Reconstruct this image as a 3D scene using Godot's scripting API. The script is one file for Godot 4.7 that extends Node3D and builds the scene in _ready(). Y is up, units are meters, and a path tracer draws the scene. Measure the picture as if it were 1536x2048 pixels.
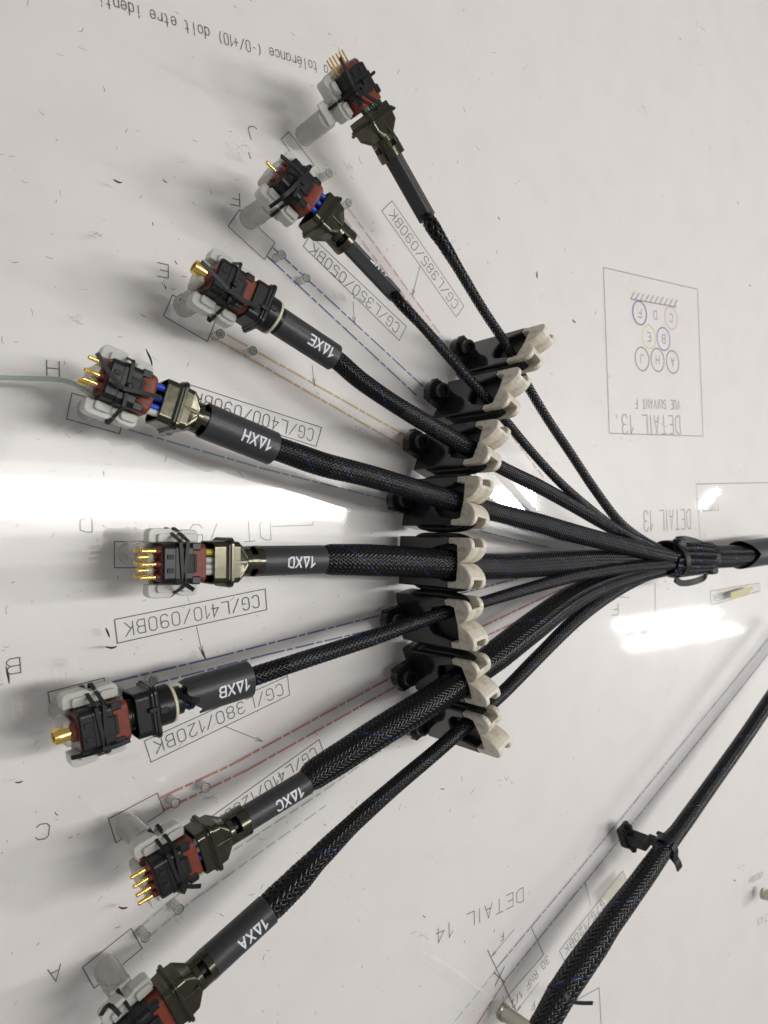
extends Node3D
# Cable harness on a layout board. All shapes are computed in millimetres and written out in metres.

const H := 400.0            # the eye's height above the printed sheet, mm
const TOP := 8.0            # top face of the clear cover, mm above the sheet
const EX := Vector3(0.79351337, 0.0122211, 0.6084301)
const EZ := Vector3(0.0, 0.99979833, -0.02008228)
const DN := Vector3(-0.60855282, 0.01593552, 0.79335334)
const FOCAL := 1480.0

var rng := RandomNumberGenerator.new()
var taken := {}
var M := {}
var print_level := 0

# ---------------------------------------------------------------- mesh builder
class Mb:
	var v := PackedVector3Array()
	var n := PackedVector3Array()
	var ix := PackedInt32Array()
	func pt(p: Vector3, q: Vector3) -> int:
		v.append(p)
		n.append(q)
		return v.size() - 1
	func tri(a: int, b: int, c: int) -> void:
		var g := (v[b] - v[a]).cross(v[c] - v[a])
		if g.dot(n[a] + n[b] + n[c]) > 0.0:
			ix.append(a); ix.append(c); ix.append(b)
		else:
			ix.append(a); ix.append(b); ix.append(c)
	func quad(a: int, b: int, c: int, d: int) -> void:
		tri(a, b, c)
		tri(a, c, d)
	func face(ps: Array, q: Vector3) -> void:
		var f: int = v.size()
		for p in ps:
			pt(p, q)
		for i in range(1, ps.size() - 1):
			tri(f, f + i, f + i + 1)
	func done(back: Transform3D) -> ArrayMesh:
		var w := PackedVector3Array()
		w.resize(v.size())
		for i in v.size():
			w[i] = (back * v[i]) * 0.001
		var m := PackedVector3Array()
		m.resize(v.size())
		for i in n.size():
			m[i] = (back.basis * n[i]).normalized()
		var a := []
		a.resize(Mesh.ARRAY_MAX)
		a[Mesh.ARRAY_VERTEX] = w
		a[Mesh.ARRAY_NORMAL] = m
		a[Mesh.ARRAY_INDEX] = ix
		var me := ArrayMesh.new()
		me.add_surface_from_arrays(Mesh.PRIMITIVE_TRIANGLES, a)
		return me

func at(px: float, py: float, yh := 0.0) -> Vector3:     # where the sight line through a point of the photograph meets the height yh (parts of H)
	var d := Vector3(px - 768.0, py - 1024.0, FOCAL)
	d = d / d.dot(DN) * (1.0 - yh) * H
	return Vector3(d.dot(EX), yh * H, d.dot(EZ))

# ---------------------------------------------------------------- nodes
func numbered(called: String) -> String:
	var k: int = taken.get(called, -1) + 1
	taken[called] = k
	return called if k == 0 else "%s_%03d" % [called, k]

func metas(o: Node, label := "", category := "", group := "", kind := "") -> void:
	if label: o.set_meta("label", label)
	if category: o.set_meta("category", category)
	if group: o.set_meta("group", group)
	if kind: o.set_meta("kind", kind)

func thing(called: String, label: String, category: String, base := Vector3.ZERO, turn := 0.0, group := "") -> Node3D:
	var o := Node3D.new()
	o.name = numbered(called)
	add_child(o)
	o.position = base * 0.001
	o.rotation.y = turn
	metas(o, label, category, group)
	return o

func frame_of(o: Node) -> Transform3D:                 # the top-level thing's frame, in mm
	var r := o
	if r == self:
		return Transform3D()
	while r.get_parent() != self:
		r = r.get_parent()
	var t: Transform3D = (r as Node3D).transform
	t.origin *= 1000.0
	return t

func put(called: String, b: Mb, m: Material, parent: Node = self, local := false) -> MeshInstance3D:
	var o := MeshInstance3D.new()
	o.name = numbered(called) if parent == self else called
	o.mesh = b.done(Transform3D() if local else frame_of(parent).affine_inverse())
	o.material_override = m
	parent.add_child(o, true)
	return o

func mat(called: String, c: Color, rough := 0.5, metal := 0.0, spec := 0.5) -> StandardMaterial3D:
	var m := StandardMaterial3D.new()
	m.resource_name = called
	m.albedo_color = c.linear_to_srgb()
	m.roughness = rough
	m.metallic = metal
	m.metallic_specular = spec
	M[called] = m
	return m

func noise_tex(freq: float, ramp: Array, seed_ := 1, size := 512, octaves := 4, as_normal := false, bump := 4.0) -> NoiseTexture2D:
	var f := FastNoiseLite.new()
	f.seed = seed_
	f.frequency = freq
	f.fractal_octaves = octaves
	var t := NoiseTexture2D.new()
	t.width = size
	t.height = size
	t.seamless = true
	t.noise = f
	if as_normal:
		t.as_normal_map = true
		t.bump_strength = bump
	elif ramp.size():
		var g := Gradient.new()
		g.offsets = PackedFloat32Array(ramp[0])
		g.colors = PackedColorArray(ramp[1])
		t.color_ramp = g
	return t

# ---------------------------------------------------------------- shapes
func rr(x: float, a: float, b: float, r: float, oy := 0.0, oz := 0.0, k := 5) -> Array:   # rounded rectangle across the x axis: half width a along z, half height b along y
	r = minf(r, minf(a, b))
	var p := PackedVector3Array()
	var q := PackedVector3Array()
	for c in 4:
		var cz := (a - r) * (1.0 if c == 0 or c == 3 else -1.0)
		var cy := (b - r) * (1.0 if c < 2 else -1.0)
		for i in k + 1:
			var t := PI / 2 * (c + float(i) / k)
			p.append(Vector3(x, oy + cy + r * sin(t), oz + cz + r * cos(t)))
			q.append(Vector3(0, sin(t), cos(t)))
	return [p, q]

func band(b: Mb, xf: Transform3D, rings: Array, cap0 := true, cap1 := true, soft := false) -> void:
	var m: int = rings[0][0].size()
	var nb := []
	for i in rings.size() - 1:
		var row := PackedVector3Array()
		for j in m:
			var d: Vector3 = rings[i + 1][0][j] - rings[i][0][j]
			var q: Vector3 = rings[i][1][j] + rings[i + 1][1][j]
			var l := d.length_squared()
			if l > 1e-9:
				q = q - d * (q.dot(d) / l)
			if q.length() < 1e-5:
				q = Vector3(-signf(d.y * rings[i][1][j].y + d.z * rings[i][1][j].z), 0, 0)
			row.append(q.normalized())
		nb.append(row)
	# a step that only narrows or widens faces along x
	for i in rings.size() - 1:
		var f := b.v.size()
		for e in 2:
			for j in m:
				var q: Vector3 = nb[i][j]
				if soft and e == 0 and i > 0:
					q = (q + nb[i - 1][j]).normalized()
				if soft and e == 1 and i < rings.size() - 2:
					q = (q + nb[i + 1][j]).normalized()
				b.pt(xf * (rings[i + e][0][j]), xf.basis * q)
		for j in m:
			var k := (j + 1) % m
			b.quad(f + j, f + k, f + m + k, f + m + j)
	for e in 2:
		if (e == 0 and cap0) or (e == 1 and cap1):
			var ring: PackedVector3Array = rings[0 if e == 0 else rings.size() - 1][0]
			var q := xf.basis * Vector3(-1 if e == 0 else 1, 0, 0)
			var mid := Vector3.ZERO
			for p in ring:
				mid += p
			var f := b.pt(xf * (mid / m), q)
			for p in ring:
				b.pt(xf * p, q)
			for j in m:
				b.tri(f, f + 1 + j, f + 1 + (j + 1) % m)

func lathe(b: Mb, xf: Transform3D, prof: Array, seg := 24, cap0 := true, cap1 := true, soft := false, oy := 0.0, oz := 0.0) -> void:   # [x, r] pairs along local x
	var rings := []
	for e in prof:
		rings.append(rr(e[0], e[1], e[1], e[1], oy, oz, maxi(2, seg / 4)))
	band(b, xf, rings, cap0, cap1, soft)

func hollow(b: Mb, xf: Transform3D, x0: float, x1: float, a: float, h: float, r: float, th: float, ch := 0.3, slant := 0.0) -> void:  # an open tube with a wall; slant cuts its first end askew
	if slant != 0.0:
		var rs := [rr(x0 + ch, a - th, h - th, r - th), rr(x0, a - th + ch, h - th + ch, r - th + ch), rr(x0, a - ch, h - ch, r - ch), rr(x0 + ch, a, h, r), rr(x1 - ch, a, h, r), rr(x1, a - ch, h - ch, r - ch)]
		for k in 4:
			var ps: PackedVector3Array = rs[k][0]
			for i in ps.size():
				ps[i].x += slant * ps[i].z + (1.4 * sin(ps[i].z * 2.1) if ps[i].y > 0 else 3.0)
			rs[k][0] = ps
		band(b, xf, rs, false, false)
		return
	band(b, xf, [rr(x0 + ch, a - th, h - th, r - th), rr(x0, a - th + ch, h - th + ch, r - th + ch), rr(x0, a - ch, h - ch, r - ch), rr(x0 + ch, a, h, r), rr(x1 - ch, a, h, r), rr(x1, a - ch, h - ch, r - ch), rr(x1, a - th + ch, h - th + ch, r - th + ch), rr(x1 - ch, a - th, h - th, r - th)], false, false)
	var ins := Mb.new()
	band(ins, xf, [rr(x0 + ch, a - th, h - th, r - th), rr(x1 - ch, a - th, h - th, r - th)], false, false)
	var f := b.v.size()
	for i in ins.v.size():
		b.pt(ins.v[i], -ins.n[i])
	for i in range(0, ins.ix.size(), 3):
		b.tri(f + ins.ix[i], f + ins.ix[i + 1], f + ins.ix[i + 2])

func box(b: Mb, xf: Transform3D, c: Vector3, s: Vector3, ch := 0.3) -> void:
	var x0 := c.x - s.x / 2
	var x1 := c.x + s.x / 2
	var a := s.z / 2
	var h := s.y / 2
	band(b, xf, [rr(x0, a - ch, h - ch, ch, c.y, c.z, 1), rr(x0 + ch, a, h, ch, c.y, c.z, 1), rr(x1 - ch, a, h, ch, c.y, c.z, 1), rr(x1, a - ch, h - ch, ch, c.y, c.z, 1)])

func prism(b: Mb, xf: Transform3D, poly: PackedVector2Array, x0: float, x1: float, ch := 0.4) -> void:  # poly holds (z, y)
	var m := poly.size()
	if Geometry2D.is_polygon_clockwise(poly):
		poly.reverse()
	var inn := PackedVector2Array()
	for i in m:
		var d0 := (poly[i] - poly[(i + m - 1) % m]).normalized()
		var d1 := (poly[(i + 1) % m] - poly[i]).normalized()
		var n0 := Vector2(-d0.y, d0.x)
		var n1 := Vector2(-d1.y, d1.x)
		var w := (n0 + n1).normalized()
		inn.append(poly[i] + w * ch / maxf(0.4, w.dot(n0)))
	var sides := [[inn, x0, poly, x0 + ch], [poly, x0 + ch, poly, x1 - ch], [poly, x1 - ch, inn, x1]]
	for s in sides:
		for i in m:
			var k := (i + 1) % m
			var p: Vector2 = s[0][i]
			var q: Vector2 = s[0][k]
			var p2: Vector2 = s[2][i]
			var q2: Vector2 = s[2][k]
			var d := (poly[k] - poly[i]).normalized()
			var out := Vector3(0, -d.x, d.y)
			var dx: float = s[3] - s[1]
			var move := p2 - p
			var rise := move.x * out.z + move.y * out.y
			var nn := (out - Vector3(1, 0, 0) * (rise / maxf(dx, 1e-4))).normalized()
			b.face([xf * Vector3(s[1], p.y, p.x), xf * Vector3(s[1], q.y, q.x), xf * Vector3(s[3], q2.y, q2.x), xf * Vector3(s[3], p2.y, p2.x)], xf.basis * nn)
	var t := Geometry2D.triangulate_polygon(inn)
	if t.is_empty():
		t = Geometry2D.triangulate_polygon(poly)
	for e in 2:
		var f := b.v.size()
		for p in inn:
			b.pt(xf * Vector3(x0 if e == 0 else x1, p.y, p.x), xf.basis * Vector3(-1 if e == 0 else 1, 0, 0))
		for i in range(0, t.size(), 3):
			b.tri(f + t[i], f + t[i + 1], f + t[i + 2])

func rounded(poly: PackedVector2Array, radii: Array) -> PackedVector2Array:     # a polygon with its corners cut round
	var out := PackedVector2Array()
	var m := poly.size()
	for i in m:
		var a: Vector2 = (poly[(i + m - 1) % m] - poly[i]).normalized() * radii[i]
		var c: Vector2 = (poly[(i + 1) % m] - poly[i]).normalized() * radii[i]
		for k in 5:
			var f := k / 4.0
			out.append(poly[i] + a * (1 - f) * (1 - f) + c * f * f)
	return out

func frames(ps: PackedVector3Array, start_up := Vector3.UP) -> Array:      # parallel frames along a path: [tangent, up, side]
	var out := []
	var u := start_up
	for i in ps.size():
		var t := (ps[mini(i + 1, ps.size() - 1)] - ps[maxi(i - 1, 0)]).normalized()
		u = (u - t * u.dot(t))
		if u.length() < 1e-4:
			u = Vector3(0.3, 0.1, 0.9)
			u = u - t * u.dot(t)
		u = u.normalized()
		out.append([t, u, t.cross(u)])
	return out

func tube(b: Mb, ps: PackedVector3Array, r, seg := 10, caps := true, flat := 1.0) -> void:
	var fr := frames(ps)
	var f := b.v.size()
	for i in ps.size():
		var rad: float = r[i] if r is Array or r is PackedFloat32Array else r
		for j in seg:
			var a := TAU * j / seg
			var q: Vector3 = fr[i][1] * cos(a) + fr[i][2] * sin(a)
			b.pt(ps[i] + (fr[i][1] * cos(a) * flat + fr[i][2] * sin(a)) * rad, q)
	for i in ps.size() - 1:
		for j in seg:
			var k := (j + 1) % seg
			b.quad(f + i * seg + j, f + i * seg + k, f + (i + 1) * seg + k, f + (i + 1) * seg + j)
	if caps:
		for e in 2:
			var i := 0 if e == 0 else ps.size() - 1
			var q: Vector3 = fr[i][0] * (-1.0 if e == 0 else 1.0)
			var g := b.pt(ps[i], q)
			for j in seg:
				b.pt(b.v[f + i * seg + j], q)
			for j in seg:
				b.tri(g, g + 1 + j, g + 1 + (j + 1) % seg)

func smooth_path(ps: Array, step := 1.5) -> PackedVector3Array:
	var c := Curve3D.new()
	c.bake_interval = step
	for i in ps.size():
		var d: Vector3 = (ps[mini(i + 1, ps.size() - 1)] - ps[maxi(i - 1, 0)]) / 6.0
		var a: float = d.length()
		if i > 0:
			a = minf(a, ps[i].distance_to(ps[i - 1]) / 3.0)
		var b_: float = d.length()
		if i < ps.size() - 1:
			b_ = minf(b_, ps[i].distance_to(ps[i + 1]) / 3.0)
		c.add_point(ps[i], -d.normalized() * a, d.normalized() * b_)
	var n := int(c.get_baked_length() / step) + 2
	var out := PackedVector3Array()
	for i in n:
		out.append(c.sample_baked(c.get_baked_length() * i / (n - 1.0), true))
	return out

func strap(b: Mb, ps: PackedVector3Array, wide: float, th: float, up := Vector3.UP, closed := false, across := Vector3.ZERO) -> void:  # a flat band with ribs left plain; across fixes its width direction
	var m := ps.size()
	var pr := []
	for i in m:
		var t := (ps[(i + 1) % m] - ps[(i + m - 1) % m]).normalized() if closed else (ps[mini(i + 1, m - 1)] - ps[maxi(i - 1, 0)]).normalized()
		var w := across.normalized() if across != Vector3.ZERO else t.cross(up).normalized()
		w = (w - t * w.dot(t)).normalized()
		var o := w.cross(t).normalized()
		pr.append([w * wide / 2, o * th / 2, t])
	var last := m if closed else m - 1
	for i in last:
		var k := (i + 1) % m
		for s in 4:
			var c0 := []
			for e in [i, k]:
				var w: Vector3 = pr[e][0]
				var o: Vector3 = pr[e][1]
				var p: Vector3 = ps[e]
				var cs := [p + w + o, p - w + o, p - w - o, p + w - o]
				var nn: Vector3 = [o, -w, -o, w][s]
				c0.append(b.pt(cs[s], nn.normalized()))
				c0.append(b.pt(cs[(s + 1) % 4], nn.normalized()))
			b.quad(c0[0], c0[1], c0[3], c0[2])
	if not closed:
		for e in [0, m - 1]:
			var w: Vector3 = pr[e][0]
			var o: Vector3 = pr[e][1]
			b.face([ps[e] + w + o, ps[e] - w + o, ps[e] - w - o, ps[e] + w - o], pr[e][2] * (-1.0 if e == 0 else 1.0))

func ball(b: Mb, c: Vector3, r: float, k := 6) -> void:
	var pr := []
	for i in k * 2 + 1:
		var a := PI * i / (k * 2.0)
		pr.append([-r * cos(a), maxf(r * sin(a), 0.001)])
	lathe(b, Transform3D(Basis(), c), pr, 16, false, false, true)

# ---------------------------------------------------------------- lettering: single-stroke characters on a grid 4 wide, 6 high
const GLYPH := {
	"A": "00 02 24 46 64 62 60,04", "B": "0006364544334434130 03", "0": "10 01 05 16 36 45 41 30 10", "1": "04 26 20", "2": "05 16 36 45 44 00 40", "3": "05 16 36 45 44 33 13,33 42 41 30 10 01",
	"4": "30 36 02 42", "5": "46 06 03 33 42 41 30 10 01", "6": "45 36 16 05 01 10 30 41 42 33 13 02", "7": "06 46 10", "8": "13 04 05 16 36 45 44 33 13 02 01 10 30 41 42 33", "9": "01 10 30 41 45 36 16 05 04 13 33 44",
	"C": "45 36 16 05 01 10 30 41", "D": "00 06 26 45 41 20 00", "E": "46 06 00 40,03 33", "F": "46 06 00,03 33", "G": "45 36 16 05 01 10 30 41 43 23", "H": "00 06,40 46,03 43", "I": "20 26", "J": "46 41 30 10 01",
	"K": "00 06,46 02,13 40", "L": "06 00 40", "N": "00 06 40 46", "R": "00 06 36 45 44 33 03,23 40", "S": "45 36 16 05 04 13 33 42 41 30 10 01", "T": "06 46,20 26", "U": "06 01 10 30 41 46", "V": "06 20 46", "W": "06 10 24 30 46",
	"X": "00 46,06 40", "Z": "06 46 00 40", "M": "00 06 23 46 40", "P": "00 06 36 45 44 33 03", "/": "00 46", "-": "13 33", "+": "03 43,21 25", "(": "36 24 22 30", ")": "16 24 22 10", ".": "20 21", "^": "00 26 40 00",
	"a": "34 14 03 01 10 20 41,44 40", "o": "10 01 03 14 34 43 41 30 10", "l": "26 20", "t": "26 21 30 40,14 44", "e": "02 42 43 34 14 03 01 10 30 41", "r": "00 04,02 14 34 43", "n": "00 04,03 14 34 43 40", "c": "43 34 14 03 01 10 30 41",
	"d": "46 40,42 34 14 03 01 10 30 41", "i": "20 24,25 26", "u": "04 01 10 30 41,44 40", "'": "02 42 43 34 14 03 01 10 30 41,15 36"}

func glyph(ch: String) -> Array:
	if ch == "A":
		return [[Vector2(0, 0), Vector2(2, 6), Vector2(4, 0)], [Vector2(0.7, 2), Vector2(3.3, 2)]]
	if ch == "B":
		return [[Vector2(0, 0), Vector2(0, 6), Vector2(3, 6), Vector2(4, 5), Vector2(4, 4), Vector2(3, 3), Vector2(0, 3)], [Vector2(3, 3), Vector2(4, 2), Vector2(4, 1), Vector2(3, 0), Vector2(0, 0)]]
	var out := []
	for line in (GLYPH.get(ch, "") as String).split(",", false):
		var p := []
		for e in line.split(" ", false):
			p.append(Vector2(int(e[0]), int(e[1])))
		out.append(p)
	return out

func strokes(text: String, gap := 2.2) -> Array:        # [polylines in units of the letter height, width]
	var out := []
	var x := 0.0
	for ch in text:
		var wide := 1.5 if ch == "1" or ch == "I" else 4.0
		var shift := -0.9 if ch == "1" else -1.2 if ch == "I" else 0.0
		for line in glyph(ch):
			var p := PackedVector2Array()
			for q in line:
				p.append(Vector2(x + q.x + shift, q.y) / 6.0)
			out.append(p)
		x += wide + gap
	return [out, (x - gap) / 6.0]

func ribbon(b: Mb, line: PackedVector2Array, hw: float, map: Callable, cut := 0.0) -> void:   # a stroke of even width, mitred, carried onto a surface by map(Vector2) -> [place, normal]
	var p := PackedVector2Array()
	var closed := line.size() > 2 and line[0].distance_to(line[line.size() - 1]) < 1e-5
	for i in line.size() - 1:
		var k := 1 if cut <= 0.0 else maxi(1, int(ceil(line[i].distance_to(line[i + 1]) / cut)))
		for j in k:
			p.append(line[i].lerp(line[i + 1], float(j) / k))
	p.append(line[line.size() - 1])
	var m := p.size()
	var f := b.v.size()
	for i in m:
		var i0 := i - 1 if i > 0 else (m - 2 if closed else 0)
		var i1 := i + 1 if i < m - 1 else (1 if closed else m - 1)
		var d0 := (p[i] - p[i0]).normalized() if i0 != i else (p[i1] - p[i]).normalized()
		var d1 := (p[i1] - p[i]).normalized() if i1 != i else d0
		var n0 := Vector2(-d0.y, d0.x)
		var w := (n0 + Vector2(-d1.y, d1.x))
		w = w.normalized() if w.length() > 0.01 else n0
		w = w * hw / maxf(0.45, w.dot(n0))
		var ext := Vector2.ZERO
		if not closed and i == 0: ext = -d1 * hw
		if not closed and i == m - 1: ext = d0 * hw
		for s in [1.0, -1.0]:
			var r: Array = map.call(p[i] + w * s + ext)
			b.pt(r[0], r[1])
	for i in m - 1:
		b.quad(f + i * 2, f + i * 2 + 1, f + i * 2 + 3, f + i * 2 + 2)

func level() -> float:
	print_level += 1
	return 0.06 + 0.004 * (print_level % 60)

func flat_line(b: Mb, ps: Array, wide := 0.55, y := -1.0) -> void:           # world points, on the sheet
	var h := level() if y < 0 else y
	var p := PackedVector2Array()
	for q in ps:
		p.append(Vector2(q.x, q.z))
	ribbon(b, p, wide / 2, func(c): return [Vector3(c.x, h, c.y), Vector3.UP])

func px_line(b: Mb, ps: Array, wide := 0.55) -> void:
	var w := []
	for q in ps:
		w.append(at(q[0], q[1]))
	flat_line(b, w, wide)

func flat_text(b: Mb, text: String, p0: Vector3, p1: Vector3, tall: float, wide := 0.55) -> void:     # baseline from p0 to p1 in reading order
	var s := strokes(text)
	var d := Vector2(p1.x - p0.x, p1.z - p0.z)
	var k: float = d.length() / s[1]
	d = d.normalized()
	var up := Vector2(d.y, -d.x)
	for line in s[0]:
		var h := level()
		var pl := PackedVector2Array()
		for q in line:
			pl.append(Vector2(p0.x, p0.z) + d * q.x * k + up * q.y * tall)
		ribbon(b, pl, wide / 2, func(c): return [Vector3(c.x, h, c.y), Vector3.UP])

func dashes(b: Mb, p0: Vector3, p1: Vector3, pattern := [24.0, 2.0, 5.0, 2.0, 5.0, 2.0], wide := 0.9) -> void:
	var l := p0.distance_to(p1)
	var d := (p1 - p0) / l
	var x := 0.0
	var k := 0
	while x < l:
		var e: float = minf(l, x + pattern[k % pattern.size()])
		if k % 2 == 0:
			flat_line(b, [p0 + d * x, p0 + d * e], wide)
		x = e
		k += 1

func arrow(b: Mb, p0: Vector3, p1: Vector3, head := 5.0) -> void:
	flat_line(b, [p0, p1], 0.4)
	var d := (p1 - p0).normalized()
	var s := Vector3(-d.z, 0, d.x)
	flat_line(b, [p1 - d * head + s * head * 0.22, p1, p1 - d * head - s * head * 0.22], 0.4)

func wrapped_text(b: Mb, text: String, xf: Transform3D, x_mid: float, shift: float, ra: float, rb: float, rad: float, tall: float, long: float, stroke: float, lift := 0.13) -> void:   # text over a sleeve's top: reads towards -x, its foot at -z; shift moves it round the sleeve, mm
	var s := strokes(text, 2.0)
	var k: float = long / s[1]
	for line in s[0]:
		var pl := PackedVector2Array()
		for q in line:
			pl.append(Vector2(q.x * k - long / 2, (q.y - 0.5) * tall))
		ribbon(b, pl, stroke / 2, func(c: Vector2):
			var t := shift + c.y
			var flat := ra - rad
			var over := absf(t) - flat
			if over <= 0.0:
				return [xf * Vector3(x_mid - c.x, rb + lift, t), xf.basis.y]
			var a := minf(over / rad, PI / 2)
			var down := maxf(0.0, over - rad * PI / 2)
			return [xf * Vector3(x_mid - c.x, rb - rad + (rad + lift) * cos(a) - down, signf(t) * (flat + (rad + lift) * sin(a))), xf.basis * Vector3(0, cos(a), signf(t) * sin(a))], 0.7)

# ---------------------------------------------------------------- braided cable
func braid(parent: Node, path: PackedVector3Array, rad: PackedFloat32Array, n: int, tracer: int, twill: bool, m_strand: Material, fill := 0.86, screen_from := 1e9, m_screen: Material = null) -> void:
	var fr := frames(path)
	var len_ := PackedFloat32Array([0.0])
	for i in range(1, path.size()):
		len_.append(len_[i - 1] + path[i].distance_to(path[i - 1]))
	var cut := path.size()
	for i in path.size():
		if path[i].x >= screen_from:
			cut = i
			break
	for e in 2:
		var a := 0 if e == 0 else cut
		var z := mini(cut + 1, path.size()) if e == 0 else path.size()
		if z - a < 2:
			continue
		var core := Mb.new()
		var rc := PackedFloat32Array()
		for i in range(a, z):
			rc.append(rad[i] - 0.62 - (0.1 if e == 1 else 0.0))
		tube(core, path.slice(a, z), rc, 20, true)
		put("inner_jacket" if e == 0 else "wire_screen", core, M.core if e == 0 else m_screen, parent)
	var body := Mb.new()
	var blue := Mb.new()
	# crossings sit where the turn phi, which grows with length at a rate set by the local radius, is a whole number of steps of PI / n
	var phi := PackedFloat32Array([0.0])
	for i in range(1, path.size()):
		phi.append(phi[i - 1] + (len_[i] - len_[i - 1]) * 0.78 / maxf(rad[i], 1.0))
	var step := PI / n
	var total := int(phi[phi.size() - 1] / step)
	var place := []
	var i := 0
	for j in total + 1:
		var want := j * step
		while i < phi.size() - 2 and phi[i + 1] < want:
			i += 1
		var f := clampf((want - phi[i]) / maxf(phi[i + 1] - phi[i], 1e-6), 0, 1)
		place.append([path[i].lerp(path[i + 1], f), (fr[i][1] as Vector3).lerp(fr[i + 1][1], f).normalized(), (fr[i][2] as Vector3).lerp(fr[i + 1][2], f).normalized(), lerpf(rad[i], rad[i + 1], f), (fr[i][0] as Vector3)])
	for dir in [1, -1]:
		for k in n:
			var b := blue if (dir == 1 and k % tracer == 0) else body
			var f0 := b.v.size()
			for j in total + 1:
				var a: float = TAU * k / n + dir * j * step
				var over: bool
				if twill:
					over = posmod(j + 2 * k, 4) < 2 if dir == 1 else posmod(2 * k - j, 4) >= 2
				else:
					over = (j % 2 == 0) == (dir == 1)
				var q: Vector3 = place[j][1] * cos(a) + place[j][2] * sin(a)
				var e: Vector3 = (-place[j][1] * sin(a) + place[j][2] * cos(a)) * dir
				var t: Vector3 = place[j][4]
				var along := (t * 1.0 + e * 0.78).normalized()
				var w := along.cross(q).normalized()
				var hw: float = TAU * place[j][3] / n * 0.5 * 0.788 * fill
				var r: float = place[j][3] + (0.25 if over else -0.25)
				var c: Vector3 = place[j][0]
				b.pt(c + q * (r - 0.12) + w * hw, (q + w * 0.9).normalized())
				b.pt(c + q * (r + 0.14), q)
				b.pt(c + q * (r - 0.12) - w * hw, (q - w * 0.9).normalized())
			for j in total:
				var g := f0 + j * 3
				b.quad(g, g + 1, g + 4, g + 3)
				b.quad(g + 1, g + 2, g + 5, g + 4)
	metas(put("braided_sleeving", body, m_strand, parent), "", "", "", "stuff")
	metas(put("tracer_strands", blue, M.blue_strand, parent), "blue tracer strands woven into the black sleeving", "", "", "stuff")

func cable(parent: Node, pts: Array, n: int, tracer: int, twill: bool, m_strand: Material, fill := 0.86, screen_from := 1e9, m_screen: Material = null) -> PackedVector3Array:   # pts: [place, diameter mm]
	var ps := []
	for p in pts:
		ps.append(p[0])
	var path := smooth_path(ps, 1.5)
	var rad := PackedFloat32Array()
	var seg := 0
	var acc := PackedFloat32Array([0.0])
	for i in range(1, ps.size()):
		acc.append(acc[i - 1] + ps[i].distance_to(ps[i - 1]))
	for i in path.size():
		var s := acc[acc.size() - 1] * i / (path.size() - 1.0)
		while seg < acc.size() - 2 and acc[seg + 1] < s:
			seg += 1
		var f := clampf((s - acc[seg]) / maxf(acc[seg + 1] - acc[seg], 0.01), 0, 1)
		rad.append(lerpf(pts[seg][1], pts[seg + 1][1], smoothstep(0, 1, f)) / 2)
	braid(parent, path, rad, n, tracer, twill, m_strand, fill, screen_from, m_screen)
	return path

func mm_per_px(px: float, py: float, yh: float) -> float:
	var d := Vector3(px - 768.0, py - 1024.0, FOCAL)
	return (1.0 - yh) * H / d.dot(DN)

# ---------------------------------------------------------------- start
func _ready() -> void:
	rng.seed = 7
	# camera
	var cam := Camera3D.new()
	cam.name = "camera"
	cam.near = 0.02
	cam.far = 40.0
	cam.fov = rad_to_deg(2.0 * atan(1024.0 / FOCAL))
	cam.transform = Transform3D(Basis(Vector3(EX.x, -DN.x, EZ.x), -Vector3(EX.y, -DN.y, EZ.y), -Vector3(EX.z, -DN.z, EZ.z)).orthonormalized(), Vector3(0, 0.4, 0))
	var lens := CameraAttributesPhysical.new()
	lens.frustum_focal_length = 12.0 * FOCAL / 1024.0
	lens.frustum_near = 0.02
	lens.frustum_far = 40.0
	lens.frustum_focus_distance = 0.43
	lens.exposure_aperture = 9.0
	cam.attributes = lens
	add_child(cam)
	# the room's grey air and the exposure
	var we := WorldEnvironment.new()
	we.name = "surroundings"
	var env := Environment.new()
	env.background_mode = Environment.BG_COLOR
	env.background_color = Color(0.215, 0.213, 0.21).linear_to_srgb()
	env.tonemap_mode = Environment.TONE_MAPPER_LINEAR
	env.tonemap_exposure = 1.18
	env.sdfgi_enabled = true
	env.ssao_enabled = true
	env.ssil_enabled = true
	we.environment = env
	add_child(we)
	materials()
	# ceiling luminaires: long fluorescent battens over the bench
	luminaire(Vector3(960, 2000, -82), 1350, 165, 1.2, "long fluorescent ceiling light directly above the connectors")
	luminaire(Vector3(2420, 2000, -120), 640, 190, 1.5, "long fluorescent ceiling light above the cable trunk")
	luminaire(Vector3(3900, 2000, 525), 1050, 40, 0.7, "narrow ceiling tube reflected below the trunk, nearer one")
	luminaire(Vector3(4050, 2000, 640), 1150, 40, 0.7, "narrow ceiling tube reflected below the trunk, farther one")
	luminaire(Vector3(4330, 2000, -170), 210, 28, 0.04, "short ceiling tube reflected above the trunk", 0.6)
	board()
	printed_marks()
	clips()
	branches()
	trunk()
	right_cable()
	small_things()

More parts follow.
